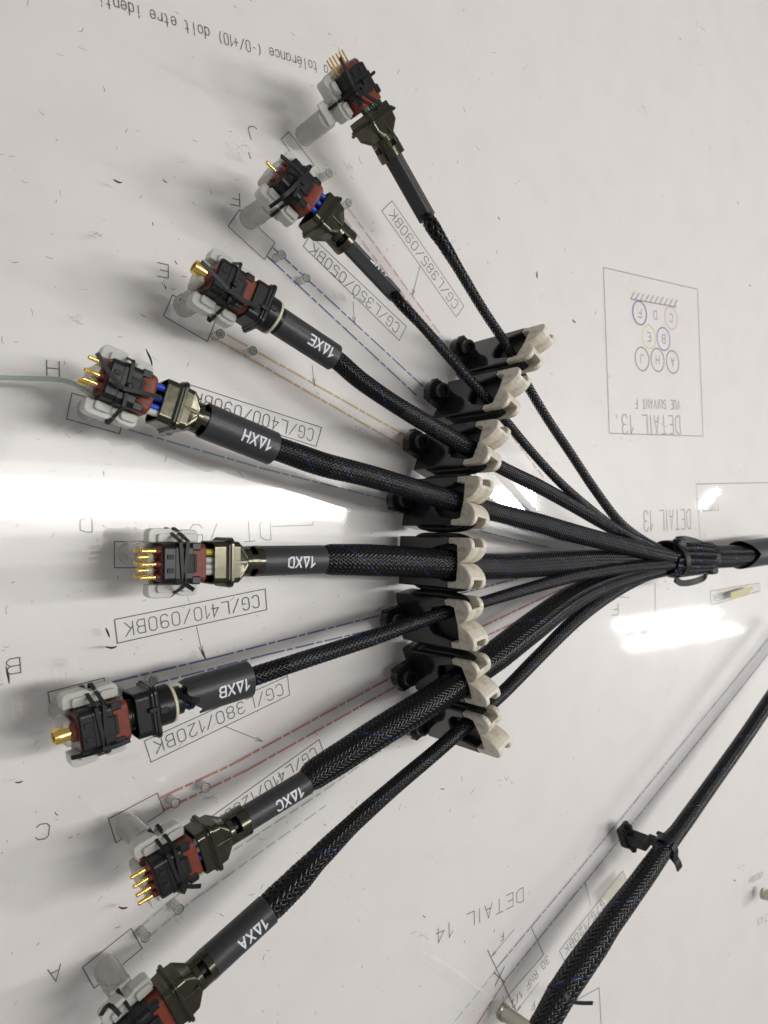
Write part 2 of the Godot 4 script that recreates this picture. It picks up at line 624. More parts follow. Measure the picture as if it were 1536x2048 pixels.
func materials() -> void:
	mat("paper", Color(0.815, 0.785, 0.773), 0.38, 0.0, 0.5)
	M.paper.albedo_texture = noise_tex(0.012, [[0.0, 0.4, 1.0], [Color(0.978, 0.976, 0.973), Color(0.992, 0.991, 0.99), Color(1, 1, 1)]], 3, 1024, 7)
	M.paper.uv1_triplanar = true
	M.paper.uv1_world_triplanar = true
	M.paper.uv1_scale = Vector3(1.7, 1.7, 1.7)
	var c := mat("clear_sheet", Color(1, 1, 1, 0.0), 0.078)
	c.albedo_color = Color(1, 1, 1, 0.0)
	c.transparency = BaseMaterial3D.TRANSPARENCY_ALPHA
	c.normal_enabled = true
	c.normal_texture = noise_tex(0.006, [], 5, 512, 3, true, 2.0)
	c.normal_scale = 0.035
	c.uv1_triplanar = true
	c.uv1_world_triplanar = true
	c.uv1_scale = Vector3(2.2, 2.2, 2.2)
	c.roughness_texture = noise_tex(0.02, [[0.0, 0.55, 1.0], [Color(0.5, 0.5, 0.5), Color(0.65, 0.65, 0.65), Color(1, 1, 1)]], 8, 512, 5)
	mat("ink", Color(0.125, 0.125, 0.13), 0.8)
	mat("ink_pale", Color(0.24, 0.24, 0.245), 0.8)
	mat("ink_blue", Color(0.16, 0.17, 0.42), 0.8)
	mat("ink_red", Color(0.62, 0.25, 0.22), 0.8)
	mat("ink_pink", Color(0.68, 0.42, 0.43), 0.8)
	mat("ink_orange", Color(0.68, 0.50, 0.28), 0.8)
	mat("ink_cyan", Color(0.30, 0.42, 0.52), 0.8)
	mat("ink_green", Color(0.42, 0.56, 0.48), 0.8)
	mat("ink_purple", Color(0.26, 0.22, 0.42), 0.8)
	mat("ink_yellow", Color(0.76, 0.66, 0.30), 0.8)
	mat("tape_yellow", Color(0.55, 0.50, 0.27), 0.5)
	mat("tape_tan", Color(0.58, 0.53, 0.43), 0.5)
	M.tape_tan.transparency = BaseMaterial3D.TRANSPARENCY_ALPHA
	M.tape_tan.albedo_color.a = 0.55
	mat("black", Color(0.0085, 0.009, 0.0098), 0.36, 0.0, 0.42)
	mat("black_matte", Color(0.010, 0.0105, 0.0115), 0.5, 0.0, 0.4)
	mat("clip_black", Color(0.017, 0.0175, 0.018), 0.13, 0.0, 0.5)
	mat("tie", Color(0.0085, 0.0088, 0.0095), 0.45, 0.0, 0.4)
	mat("core", Color(0.003, 0.003, 0.0033), 0.8, 0.0, 0.2)
	mat("dim_screen", Color(0.18, 0.19, 0.2), 0.5)
	mat("screen", Color(0.36, 0.36, 0.355), 0.4)
	mat("strand", Color(0.0045, 0.0048, 0.0056), 0.22, 0.0, 0.42)
	mat("blue_strand", Color(0.009, 0.02, 0.10), 0.25)
	var sl := mat("sleeve", Color(0.031, 0.0325, 0.036), 0.45, 0.0, 0.5)
	sl.normal_enabled = true
	sl.normal_texture = noise_tex(0.03, [], 12, 256, 4, true, 3.0)
	sl.normal_scale = 0.3
	sl.uv1_triplanar = true
	sl.uv1_scale = Vector3(40, 40, 40)
	mat("white_mark", Color(0.74, 0.76, 0.82), 0.6)
	mat("dark_mark", Color(0.012, 0.012, 0.013), 0.6)
	var ol := mat("olive_metal", Color(0.086, 0.081, 0.059), 0.27, 0.9)
	ol.roughness_texture = noise_tex(0.03, [[0.0, 1.0], [Color(0.65, 0.65, 0.65), Color(1, 1, 1)]], 21, 256, 4)
	ol.uv1_triplanar = true
	ol.uv1_scale = Vector3(30, 30, 30)
	mat("nickel", Color(0.42, 0.40, 0.34), 0.28, 0.95)
	mat("gasket", Color(0.008, 0.008, 0.008), 0.35)
	var rd := mat("red_seal", Color(0.215, 0.042, 0.023), 0.45, 0.0, 0.4)
	rd.albedo_texture = noise_tex(0.02, [[0.0, 1.0], [Color(0.86, 0.86, 0.86), Color(1, 1, 1)]], 31, 256, 4)
	rd.uv1_triplanar = true
	rd.uv1_scale = Vector3(40, 40, 40)
	mat("red_insert", Color(0.10, 0.026, 0.018), 0.3)
	mat("red_tip", Color(0.17, 0.035, 0.022), 0.3)
	mat("lilac", Color(0.17, 0.16, 0.36), 0.35)
	mat("gold", Color(0.95, 0.66, 0.20), 0.24, 1.0)
	mat("wire_blue", Color(0.02, 0.075, 0.60), 0.35)
	mat("wire_white", Color(0.62, 0.62, 0.58), 0.35)
	mat("wire_yellow", Color(0.60, 0.48, 0.05), 0.35)
	mat("wire_green", Color(0.03, 0.20, 0.10), 0.35)
	mat("wire_teal", Color(0.30, 0.42, 0.36), 0.3)
	var cr := mat("cream", Color(0.74, 0.70, 0.60), 0.45)
	cr.albedo_texture = noise_tex(0.018, [[0.0, 0.45, 1.0], [Color(0.80, 0.77, 0.73), Color(0.97, 0.96, 0.95), Color(1, 1, 1)]], 41, 512, 6)
	cr.uv1_triplanar = true
	cr.uv1_scale = Vector3(18, 18, 18)
	mat("cream_ring", Color(0.62, 0.58, 0.42), 0.5)
	var ny := mat("nylon", Color(0.66, 0.665, 0.63), 0.3)
	ny.transparency = BaseMaterial3D.TRANSPARENCY_ALPHA
	ny.albedo_color.a = 0.82
	ny.backlight_enabled = true
	ny.backlight = Color(0.5, 0.5, 0.46)
	var gl := mat("clear_rod", Color(0.43, 0.415, 0.39), 0.16)
	gl.transparency = BaseMaterial3D.TRANSPARENCY_ALPHA
	gl.albedo_color.a = 0.62
	var mk := mat("milky", Color(0.62, 0.61, 0.54), 0.35)
	mk.transparency = BaseMaterial3D.TRANSPARENCY_ALPHA
	mk.albedo_color.a = 0.72
	var tb := mat("clear_tube", Color(0.36, 0.46, 0.41), 0.12)
	tb.transparency = BaseMaterial3D.TRANSPARENCY_ALPHA
	tb.albedo_color.a = 0.6
	var hw := mat("hole_wall", Color(0.45, 0.45, 0.43), 0.4)
	hw.transparency = BaseMaterial3D.TRANSPARENCY_ALPHA
	hw.albedo_color.a = 0.3
	var sm := mat("smear", Color(0.30, 0.29, 0.28), 0.6)
	sm.transparency = BaseMaterial3D.TRANSPARENCY_ALPHA
	sm.albedo_color.a = 0.16
	mat("scratch", Color(0.85, 0.85, 0.85), 0.6)
	mat("shaving", Color(0.022, 0.022, 0.022), 0.5)
	mat("dust", Color(0.26, 0.25, 0.24), 0.7)
	var lamp := mat("lamp_glow", Color(0.8, 0.8, 0.8), 0.5)
	lamp.emission_enabled = true
	lamp.emission = Color(1, 0.985, 0.96)
	lamp.emission_energy_multiplier = 8.0
	var wing := mat("lamp_wing", Color(0.8, 0.8, 0.8), 0.5)
	wing.emission_enabled = true
	wing.emission = Color(1, 0.99, 0.97)
	wing.emission_energy_multiplier = 5.0
	var lou := mat("lamp_louvre", Color(0.7, 0.7, 0.7), 0.5)
	lou.emission_enabled = true
	lou.emission = Color(1, 0.99, 0.97)
	lou.emission_energy_multiplier = 1.8
	mat("lamp_body", Color(0.6, 0.6, 0.6), 0.5)

func luminaire(c: Vector3, long: float, wide: float, power: float, label: String, turn := 0.0) -> void:
	var t := thing("ceiling_lamp", label, "ceiling light", c, turn)
	var f := Transform3D(Basis(Vector3.UP, turn), c)
	var b := Mb.new()
	box(b, f, Vector3(0, 30, 0), Vector3(long + 40, 50, wide + 30), 3)
	put("lamp_housing", b, M.lamp_body, t)
	for e in [[0.62, 0.0, M.lamp_glow], [0.34, 0.5, M.lamp_wing], [0.34, -0.5, M.lamp_wing], [0.5, 0.95, M.lamp_louvre], [0.5, -0.95, M.lamp_louvre]]:
		var g := Mb.new()
		box(g, f, Vector3(0, 8.0 * absf(e[1]), e[1] * wide), Vector3(long * (1.0 if e[1] == 0.0 else 0.99), 6, wide * e[0]), 1.5)
		put("lamp_diffuser" if e[1] == 0.0 else "lamp_reflector", g, e[2], t)
	var l := AreaLight3D.new()
	l.name = "lamp_glow"
	l.area_size = Vector2(long * 0.98, wide * 0.6) * 0.001
	l.light_energy = power
	l.light_color = Color(1.0, 0.996, 0.985)
	l.shadow_enabled = true
	l.area_range = 12.0
	l.area_attenuation = 2.0
	l.rotation.x = -PI / 2
	l.position = Vector3(0, -0.006, 0)
	t.add_child(l)

# ---------------------------------------------------------------- board, sheet and clear cover
func board() -> void:
	var b := Mb.new()
	box(b, Transform3D(), Vector3(900, -12, 0), Vector3(2600, 23.9, 2600), 1)
	metas(put("board_surface", b, M.paper), "white printed layout sheet laid on the harness board", "", "", "structure")
	var g := Mb.new()
	g.face([Vector3(-400, TOP, -1300), Vector3(2200, TOP, -1300), Vector3(2200, TOP, 1300), Vector3(-400, TOP, 1300)], Vector3.UP)
	metas(put("clear_cover_surface", g, M.clear_sheet), "clear scratched plastic cover over the layout sheet", "", "", "structure")

func printed_marks() -> void:
	var sheet: Node = get_node("board_surface")
	# boxed cable codes: the four corners as [reading start foot, reading end foot, end top, start top]
	var codes := [
		["CG/L385/090BK", [[927.8, 612.1], [784.1, 401.6], [763.4, 421.9], [912.3, 634]]],
		["CG/L350/050BK", [[812.5, 653.1], [619.7, 469.8], [606.5, 492.6], [798.2, 680.7]]],
		["CG/L400/090BK", [[643, 855], [378, 769], [366, 808], [632, 893]]],
		["CG/L410/090BK", [[530, 1177.6], [228.8, 1239.1], [234.7, 1286.5], [533.6, 1219.1]]],
		["CG/L380/120BK", [[575, 1352], [288.5, 1481.9], [302, 1524.3], [579, 1390]]],
		["CG/L410/120BK", [[638, 1479], [412, 1641], [424, 1672], [648, 1508]]],
		["CG/L575/120BK", [[1244, 1743], [1118.5, 1901.7], [1128.4, 1921.8], [1253, 1761]]],
	]
	for c in codes:
		var p := []
		for q in c[1]:
			p.append(at(q[0], q[1]))
		var b := Mb.new()
		flat_line(b, [p[0], p[1], p[2], p[3], p[0]], 0.5)
		put("printed_frame", b, M.ink, sheet)
		var d: Vector3 = (p[1] - p[0]).normalized()
		var u: Vector3 = (p[3] - p[0])
		var t := Mb.new()
		flat_text(t, c[0], p[0] + d * 5.0 + u * 0.22, p[1] - d * 5.0 + u * 0.22, u.length() * 0.58, 0.55)
		put("printed_code", t, M.ink, sheet)
	# connector outlines
	var rects := [[[345.2, 589.6], [326.9, 631.9], [414.8, 682.9], [431, 642]], [[216.5, 1637.8], [314.8, 1586], [328.3, 1622.8], [231.8, 1685.7]], [[165, 1934.9], [262.1, 1856.7], [284, 1896.9], [188.3, 1976.4]], [[479, 419.3], [456.1, 452.4], [528.5, 519], [549.9, 485.7]],
		[[143.8, 786.3], [132.8, 837.8], [239, 867.5], [251, 816]], [[228.8, 1083.5], [228.8, 1135.6], [335, 1135], [335, 1082]], [[95.7, 1384.5], [104, 1433], [216, 1404], [208, 1356]], [[577.6, 263.5], [562, 278.7], [612, 347], [628, 330]]]
	for r in rects:
		var b := Mb.new()
		var ps := []
		for q in r + [r[0]]:
			ps.append(q)
		px_line(b, ps, 0.5)
		put("printed_outline", b, M.ink, sheet)
	# single letters: centre, reading direction, height in mm
	for l in [["J", 507, 266, -1.0, 0.35], ["F", 470, 398, -1.0, 0.05], ["E", 326, 541, -1.0, 0.0], ["H", 106, 737, -1.0, 0.03], ["D", 172, 1050, -1.0, 0.03], ["B", 27, 1332, -1.0, 0.08], ["C", 85, 1663, -1.0, -0.1], ["A", 110, 1948, -1.0, 0.12]]:
		var c := at(l[1], l[2])
		var d := Vector3(l[3], 0, l[4]).normalized()
		var u := Vector3(d.z, 0, -d.x)
		var b := Mb.new()
		var hh := 7.5
		if l[0] == "F" or l[0] == "E" or l[0] == "J":
			pass
		flat_text(b, l[0], c - d * 3.0 - u * hh / 2, c + d * 3.0 - u * hh / 2, hh, 0.55)
		put("printed_letter", b, M.ink, sheet)
	# dashed cable runs in their colours
	var runs := [
		["ink_pink", [[695.7, 416], [884, 673]], [[686.8, 434], [905, 720]], [[997, 837], [1090, 959]], [[1020, 840], [1140, 985]]],
		["ink_blue", [[548, 497], [845, 772]], [[536, 514], [832, 790]], [[1010, 980], [1120, 1075]]],
		["ink_orange", [[456, 670.5], [812, 872]], [[426, 675], [806, 893]]],
		["ink_cyan", [[259, 860], [522, 936], [775, 1000]], [[300, 822], [540, 893]], [[960, 1035], [1170, 1095]], [[960, 1062], [1100, 1096]]],
		["ink_blue", [[225, 1364], [425, 1316], [900, 1195]], [[288, 1373], [530, 1310], [905, 1222]], [[910, 1190], [1060, 1150]]],
		["ink_red", [[319, 1596], [461.5, 1530], [800, 1345]], [[328, 1620], [494.5, 1540], [800, 1368]], [[960, 1255], [1140, 1170]], [[965, 1275], [1150, 1190]]],
		["ink_green", [[270, 1863], [434.6, 1721.7], [640, 1587]], [[287, 1882], [383.7, 1802.5], [650, 1612]], [[650, 1580], [800, 1475]]],
		["ink_purple", [[993, 1936], [1157.5, 1740], [1536, 1278], [1600, 1200]], [[1007.7, 1963], [1190, 1740], [1475, 1385], [1600, 1225]]],
		["ink_green", [[993, 1940], [905, 2048], [880, 2078]]], ["ink_red", [[1007, 1966], [955, 2048], [930, 2085]]],
	]
	for r in runs:
		for line in r.slice(1):
			var b := Mb.new()
			for i in line.size() - 1:
				dashes(b, at(line[i][0], line[i][1]), at(line[i + 1][0], line[i + 1][1]), [13.0, 2.6, 3.4, 2.6] if r[0] != "ink_green" and r[0] != "ink_pink" else [8.0, 3.4, 5.0, 3.4], 1.0 if r[0] != "ink_red" and r[0] != "ink_orange" else 1.3)
			put("printed_cable_run", b, M[r[0]], sheet)
	# the note along the top
	var note := Mb.new()
	flat_text(note, "La tol'rance (-0/+10) doit etre identi", at(665, 135), at(196, -14), 6.6, 0.5)
	put("printed_note", note, M.ink, sheet)
	# leaders
	for a in [[[839.5, 532.7], [824.5, 592.6]], [[706, 604.6], [709, 649.5]], [[624, 730], [629, 773]], [[393, 1253], [405, 1310]], [[448, 1452], [525.5, 1483]], [[1181.4, 1812], [1169.5, 1764]], [[1028.7, 1858], [982, 1913.7]], [[1076.6, 1966], [1033, 2023]]]:
		var b := Mb.new()
		arrow(b, at(a[0][0], a[0][1]), at(a[1][0], a[1][1]))
		put("printed_arrow", b, M.ink, sheet)
	# detail view with its circles
	var fr := Mb.new()
	px_line(fr, [[1206.6, 535], [1394.8, 578.5], [1406, 872.4], [1218.5, 866.6], [1206.6, 535]], 0.7)
	put("printed_frame", fr, M.ink_pale, sheet)
	var title := Mb.new()
	flat_text(title, "DETAIL 13.", at(1359, 832), at(1227, 829), 17.5, 0.8)
	flat_text(title, "VUE SUIVANT F", at(1359, 801), at(1269, 798), 8.5, 0.6)
	put("printed_title", title, M.ink_pale, sheet)
	var hatch := Mb.new()
	px_line(hatch, [[1261, 598], [1352, 614]], 0.9)
	for k in 10:
		var f := k / 9.5
		px_line(hatch, [[1261 + 91 * f, 598 + 16 * f], [1268 + 91 * f, 585 + 16 * f]], 0.8)
	put("printed_hatching", hatch, M.ink_pale, sheet)
	for c in [["F", 1279, 626, "ink_blue"], ["D", 1310, 630, "ink_yellow"], ["C", 1342, 636, "ink_pink"], ["E", 1298, 674, "ink_yellow"], ["B", 1327, 678, "ink_blue"], ["J", 1284, 718, "ink_pale"], ["H", 1315, 720, "ink_pale"], ["A", 1345, 724, "ink_pale"]]:
		var p := at(c[1], c[2])
		var b := Mb.new()
		if c[0] != "D":
			var ring := []
			for k in 33:
				ring.append(p + Vector3(cos(TAU * k / 32), 0, sin(TAU * k / 32)) * 11.0)
			flat_line(b, ring, 1.1)
			put("printed_circle", b, M[c[3]], sheet)
		var t := Mb.new()
		flat_text(t, c[0], p + Vector3(2.6, 0, -4.2), p + Vector3(-2.6, 0, -4.0), 8.0, 0.7)
		put("printed_letter", t, M.ink_pale, sheet)
	# titles and small notes about the trunk
	var t2 := Mb.new()
	flat_text(t2, "DETAIL 13", at(1380, 1019), at(1287, 1022), 19.0, 0.8)
	flat_text(t2, "F", at(1240, 1036), at(1223, 1037), 8.0, 0.7)
	px_line(t2, [[1205, 1045], [1245, 1044]], 0.6)
	flat_text(t2, "F", at(1236, 1207), at(1224, 1208), 10.0, 0.7)
	flat_text(t2, "30 RNF", at(1292, 1250), at(1250, 1255), 7.0, 0.6)
	px_line(t2, [[1214, 1192], [1258, 1195]], 0.6)
	px_line(t2, [[1392, 968], [1600, 964]], 0.8)
	px_line(t2, [[1392, 968], [1400, 1075]], 0.5)
	px_line(t2, [[1310, 1165], [1310, 1240]], 0.5)
	px_line(t2, [[1393, 998], [1434, 994], [1437, 1020], [1395, 1023], [1393, 998]], 0.5)
	flat_text(t2, "AXE ZP1", at(1430, 1001), at(1399, 1004), 9.0, 0.6)
	px_line(t2, [[1420, 1182], [1518, 1166], [1519.6, 1182], [1422, 1210], [1420, 1182]], 0.6)
	flat_text(t2, "CG/L350/050BK", at(1515, 1170), at(1425, 1190), 7.0, 0.5)
	put("printed_title", t2, M.ink_pale, sheet)
	var t3 := Mb.new()
	flat_text(t3, "DETAIL 14", at(1046, 1775), at(872, 1858), 10.5, 0.6)
	flat_text(t3, "F", at(1006, 1864), at(1000, 1868), 5.5, 0.5)
	flat_text(t3, "F", at(1068, 2002), at(1061, 2008), 5.5, 0.5)
	flat_text(t3, "30 RNF 1/2", at(1094, 1911), at(1021, 2005), 6.5, 0.5)
	px_line(t3, [[975, 1900], [1031.7, 2021]], 0.6)
	px_line(t3, [[1061.6, 1853.8], [1087, 1909]], 0.6)
	px_line(t3, [[1087, 1909], [1000, 2010]], 0.4)
	px_line(t3, [[990, 1971], [1008, 1934]], 0.8)
	px_line(t3, [[988, 1945], [1010, 1965]], 0.8)
	px_line(t3, [[1151.5, 2000.6], [1198, 1975], [1202.4, 2060]], 0.5)
	put("printed_title", t3, M.ink, sheet)
	var t4 := Mb.new()
	flat_text(t4, "A920BH", at(1526, 1742), at(1498, 1756), 6.0, 0.5)
	flat_text(t4, "74X", at(1534, 1826), at(1514, 1838), 8.0, 0.6)
	flat_text(t4, "DT 75", at(540, 1040), at(380, 1050), 12.0, 0.5)
	px_line(t4, [[545, 1053], [625, 1050], [628, 1012]], 0.5)
	put("printed_note", t4, M.ink_pale, sheet)

# ---------------------------------------------------------------- retaining clips
func clips() -> void:
	var proto: Node3D
	var places := [["J", 1048, 684, [1010, 685], [1040, 745]], ["F", 998, 775, [940, 762], [1010, 840]], ["E", 957, 882, [890, 868], [1000, 930]], ["H", 926, 1000, [860, 980], [1000, 1025]], ["D", 914, 1126, [840, 1128], [1000, 1135]], ["B", 914, 1251, [820, 1247], [960, 1208]], ["C", 935, 1368, [840, 1415], [960, 1335]], ["A", 959, 1472, [900, 1477], [1010, 1380]]]
	var words := {"J": "black and cream cable clip, topmost of the fan, holding the thinnest cable", "F": "black and cream cable clip holding the thin cable second from the top of the fan", "E": "black and cream cable clip holding the cable marked with letter E",
		"H": "black and cream cable clip holding the cable marked with letter H", "D": "black and cream cable clip holding the straight middle cable marked D", "B": "black and cream cable clip holding the thin cable marked B",
		"C": "black and cream cable clip holding the thickest cable, marked C", "A": "black and cream cable clip at the bottom of the fan, holding cable marked A"}
	for p in places:
		var o: Node3D
		if proto == null:
			proto = make_clip()
			o = proto
		else:
			o = proto.duplicate()
			o.name = numbered("cable_clip")
			add_child(o)
		var c := at(p[1], p[2], 0.164)
		var turn := {"J": 0.62, "F": 0.5, "E": 0.42, "H": 0.2, "D": 0.04, "B": -0.2, "C": -0.4, "A": -0.48}
		o.position = Vector3(c.x, TOP, c.z) * 0.001
		o.rotation.y = -turn[p[0]]
		metas(o, words[p[0]], "cable clip", "clips along the fan of cables")

func make_clip() -> Node3D:
	var t := thing("cable_clip", "", "")
	var I := Transform3D(Basis.from_scale(Vector3(1.04, 1.127, 1.08)), Vector3.ZERO)
	# y counts from the cover's top face
	var bl := Mb.new()
	var body := PackedVector2Array()
	body.append_array([Vector2(-15, 0), Vector2(15, 0), Vector2(15, 44), Vector2(10.5, 44), Vector2(9.4, 38)])
	for k in 9:
		var a := PI * k / 8.0
		body.append(Vector2(8.6 * cos(a), 34 - 7 * sin(a)))
	body.append_array([Vector2(-9.4, 38), Vector2(-10.5, 44), Vector2(-15, 44)])
	prism(bl, I, body, 0.0, 14.0, 0.8)
	put("body", bl, M.clip_black, t, true)
	var ft := Mb.new()
	box(ft, I, Vector3(-6.5, 3.0, 0), Vector3(13.5, 6, 15), 0.5)
	put("foot", ft, M.black_matte, t, true)
	var up := Transform3D(Basis(Vector3(0, 1, 0), Vector3(-1, 0, 0), Vector3(0, 0, 1)), Vector3(-8.0, 0, 0))
	var ws := Mb.new()
	lathe(ws, up, [[0.0, 7.6], [0.0, 8.0], [0.5, 8.4], [6.4, 8.4], [6.9, 8.0], [6.9, 5.5]], 28)
	var washer := put("washer", ws, M.clip_black, t, true)
	metas(washer)
	var sc := Mb.new()
	lathe(sc, up, [[6.5, 5.4], [12.6, 5.4], [13.2, 4.9], [13.2, 3.0], [10.4, 2.9]], 28, false, false)
	lathe(sc, up, [[10.4, 2.9], [10.41, 0.1]], 6, true, true)
	put("socket_screw", sc, M.clip_black, t, true)
	var st := Mb.new()
	box(st, I, Vector3(9.2, 40.0, 0), Vector3(8.4, 21.5, 23.6), 0.4)
	put("inner_stop", st, M.black_matte, t, true)
	# cream jaws: front and back cheeks joined by a narrower core, so that the elastic has a groove
	for s in [-1.0, 1.0]:
		var j := Mb.new()
		var cheek := PackedVector2Array()
		var core := PackedVector2Array()
		var arc := PackedVector2Array()
		# from the outer shoulder over the crest and down to where the two jaws touch
		for e in [[14.5, 57.0], [14.1, 59.0], [13.0, 60.6], [11.4, 61.5], [9.5, 61.7], [7.4, 61.2], [5.3, 60.0], [3.4, 58.2], [1.8, 55.9], [0.7, 53.6], [0.12, 51.4]]:
			arc.append(Vector2(e[0], e[1]))
		cheek.append(Vector2(14.5, 36))
		cheek.append_array(arc)
		cheek.append_array([Vector2(0.12, 50.6), Vector2(10.2, 50.0), Vector2(10.9, 47.0), Vector2(11.0, 36)])
		core.append_array([Vector2(14.2, 36), Vector2(14.2, 46.5), Vector2(9.6, 52.5), Vector2(9.2, 61.55)])
		core.append_array(arc.slice(5))
		core.append_array([Vector2(0.12, 50.6), Vector2(9.0, 50.1), Vector2(10.9, 46.0), Vector2(11.0, 36)])
		for e in [cheek, core]:
			for k in e.size():
				e[k].x *= s
		prism(j, I, cheek, 0.4, 3.6, 0.5)
		prism(j, I, core, 3.2, 10.4, 0.05)
		prism(j, I, cheek, 10.0, 13.4, 0.5)
		put("jaw", j, M.cream, t, true)
		for q in 3:
			var e := Mb.new()
			var ps := [Vector3(4.0 + q * 2.7, 14, s * 15.2), Vector3(4.0 + q * 2.7, 19, s * 16.9), Vector3(4.1 + q * 2.7, 34, s * 17.3), Vector3(4.6 + q * 2.4, 48, s * 17.0), Vector3(4.7 + q * 2.3, 57, s * 15.4), Vector3(4.7 + q * 2.3, 60.5, s * 12.4)]
			tube(e, smooth_path(ps, 2.0), 1.55, 8, true)
			put("elastic_cord", e, M.tie, t, true)
	return t

# ---------------------------------------------------------------- cable branches with their connectors
func branches() -> void:
	# per branch: [letter, front px, sleeve end px, flange mm, sleeve start mm, sleeve half width, half height, text angle, kind of connector, path after the sleeve as [x, y, width px], height at the trunk, strands]
	var B := [
		{"k": "J", "f": [691, 146], "e": [855, 437], "fl": 27.5, "ss": 52.0, "sw": [5.4, 5.0, 2.4], "ta": 0.0, "n": 8, "yt": 0.115, "sh": 885, "p": [[866, 455, 29.4], [891, 494, 24.2], [919, 541, 19.9], [966, 619, 18.4], [1014, 692, 17.9], [1040, 745, 17.9], [1090, 830, 17.4], [1140, 905, 17.4], [1190, 980, 17.4], [1240, 1045, 17.9], [1290, 1083, 17.9], [1335, 1104, 17.9], [1352, 1108, 16.8]]},
		{"k": "F", "f": [562, 348], "e": [789, 590], "fl": 29.0, "ss": 50.5, "sw": [4.6, 4.4, 1.9], "ta": -6.3, "n": 8, "yt": 0.13, "sh": 815, "p": [[801, 606, 22.1], [847, 655, 18.9], [905, 721, 19.9], [965, 788, 19.9], [1010, 840, 17.3], [1060, 900, 16.8], [1120, 965, 16.8], [1180, 1018, 17.3], [1240, 1062, 17.9], [1330, 1104, 17.9], [1350, 1110, 16.8]]},
		{"k": "E", "f": [421, 554], "e": [668, 715], "fl": 27.5, "ss": 42.5, "sw": [8.0, 7.2, 7.2], "ta": 1.8, "n": 16, "yt": 0.125, "sh": 795, "p": [[682, 727, 36.8], [720, 760, 35.7], [780, 802, 33.6], [850, 845, 34.6], [930, 892, 34.6], [1000, 934, 26.2], [1080, 974, 27.3], [1150, 1013, 26.2], [1230, 1059, 24.2], [1330, 1106, 22.1], [1350, 1110, 21.0]]},
		{"k": "H", "f": [206, 758], "e": [545, 897], "fl": 33.0, "ss": 52.0, "sw": [9.3, 8.8, 8.8], "ta": 1.4, "n": 20, "yt": 0.14, "sh": 655, "p": [[562, 900, 47.2], [610, 917, 48.3], [653, 931, 47.2], [730, 950, 44.1], [800, 970, 42.0], [852, 986, 42.0], [930, 1008, 39.9], [1000, 1027, 35.7], [1080, 1047, 37.8], [1130, 1062, 37.8], [1200, 1080, 34.6], [1340, 1114, 30.5], [1360, 1118, 27.3]]},
		{"k": "D", "f": [315, 1127], "e": [644, 1119], "fl": 31.8, "ss": 53.5, "sw": [8.1, 7.9, 7.9], "ta": 0.9, "n": 24, "yt": 0.115, "sh": 690, "p": [[665, 1119, 60.9], [740, 1120, 62.0], [840, 1125, 58.8], [905, 1129, 56.7], [1000, 1133, 49.4], [1100, 1127, 49.4], [1200, 1121, 44.1], [1340, 1124, 33.6], [1360, 1122, 29.4]]},
		{"k": "B", "f": [152, 1462], "e": [497, 1357], "fl": 31.5, "ss": 55.0, "sw": [9.8, 8.0, 8.0], "ta": -1.5, "n": 12, "yt": 0.14, "sh": 575, "p": [[516, 1350, 37.8], [591, 1325, 34.6], [660, 1303, 32.6], [740, 1277, 31.5], [820, 1249, 27.3], [890, 1226, 25.2], [960, 1206, 22.1], [1040, 1182, 23.1], [1150, 1152, 24.2], [1250, 1136, 23.1], [1340, 1128, 23.1], [1360, 1124, 21.0]]},
		{"k": "C", "f": [303, 1753], "e": [613, 1564], "fl": 27.0, "ss": 51.0, "sw": [6.9, 6.7, 6.7], "ta": 0.0, "n": 24, "yt": 0.115, "sh": 5000, "p": [[630, 1548, 56.7], [680, 1516, 58.8], [760, 1464, 58.8], [840, 1415, 58.8], [895, 1380, 57.8], [960, 1335, 56.7], [1000, 1305, 58.8], [1060, 1258, 56.7], [1134, 1203, 49.4], [1200, 1170, 43.1], [1280, 1146, 36.8], [1340, 1133, 31.5], [1360, 1128, 27.3]]},
		{"k": "A", "f": [249, 2080], "e": [537, 1818], "fl": 25.0, "ss": 47.0, "sw": [8.2, 8.0, 8.0], "ta": -0.5, "n": 14, "yt": 0.105, "sh": 615, "p": [[550, 1804, 56.7], [591, 1764, 53.6], [640, 1712, 43.1], [711, 1642, 34.6], [796, 1567, 30.5], [879, 1497, 28.4], [960, 1425, 28.4], [1010, 1381, 26.2], [1080, 1310, 26.2], [1150, 1241, 27.3], [1220, 1187, 28.4], [1290, 1149, 28.4], [1345, 1136, 27.3], [1362, 1131, 25.2]]},
	]
	var words := {"J": "thin braided cable ending in the topmost connector, with many fine gold pins", "F": "thin braided cable with three blue wires and one gold pin at its connector", "E": "braided cable with black coaxial connector and grey sleeve printed with letter E",
		"H": "braided cable with four gold pins, blue wires and grey sleeve lettered H", "D": "straight middle braided cable with eight gold pins and sleeve lettered D", "B": "thin braided cable with gold coaxial tip and loose wide sleeve lettered B",
		"C": "thickest braided cable with row of four gold pins and sleeve lettered C", "A": "lowest braided cable, connector cut by the picture edge, sleeve lettered A"}
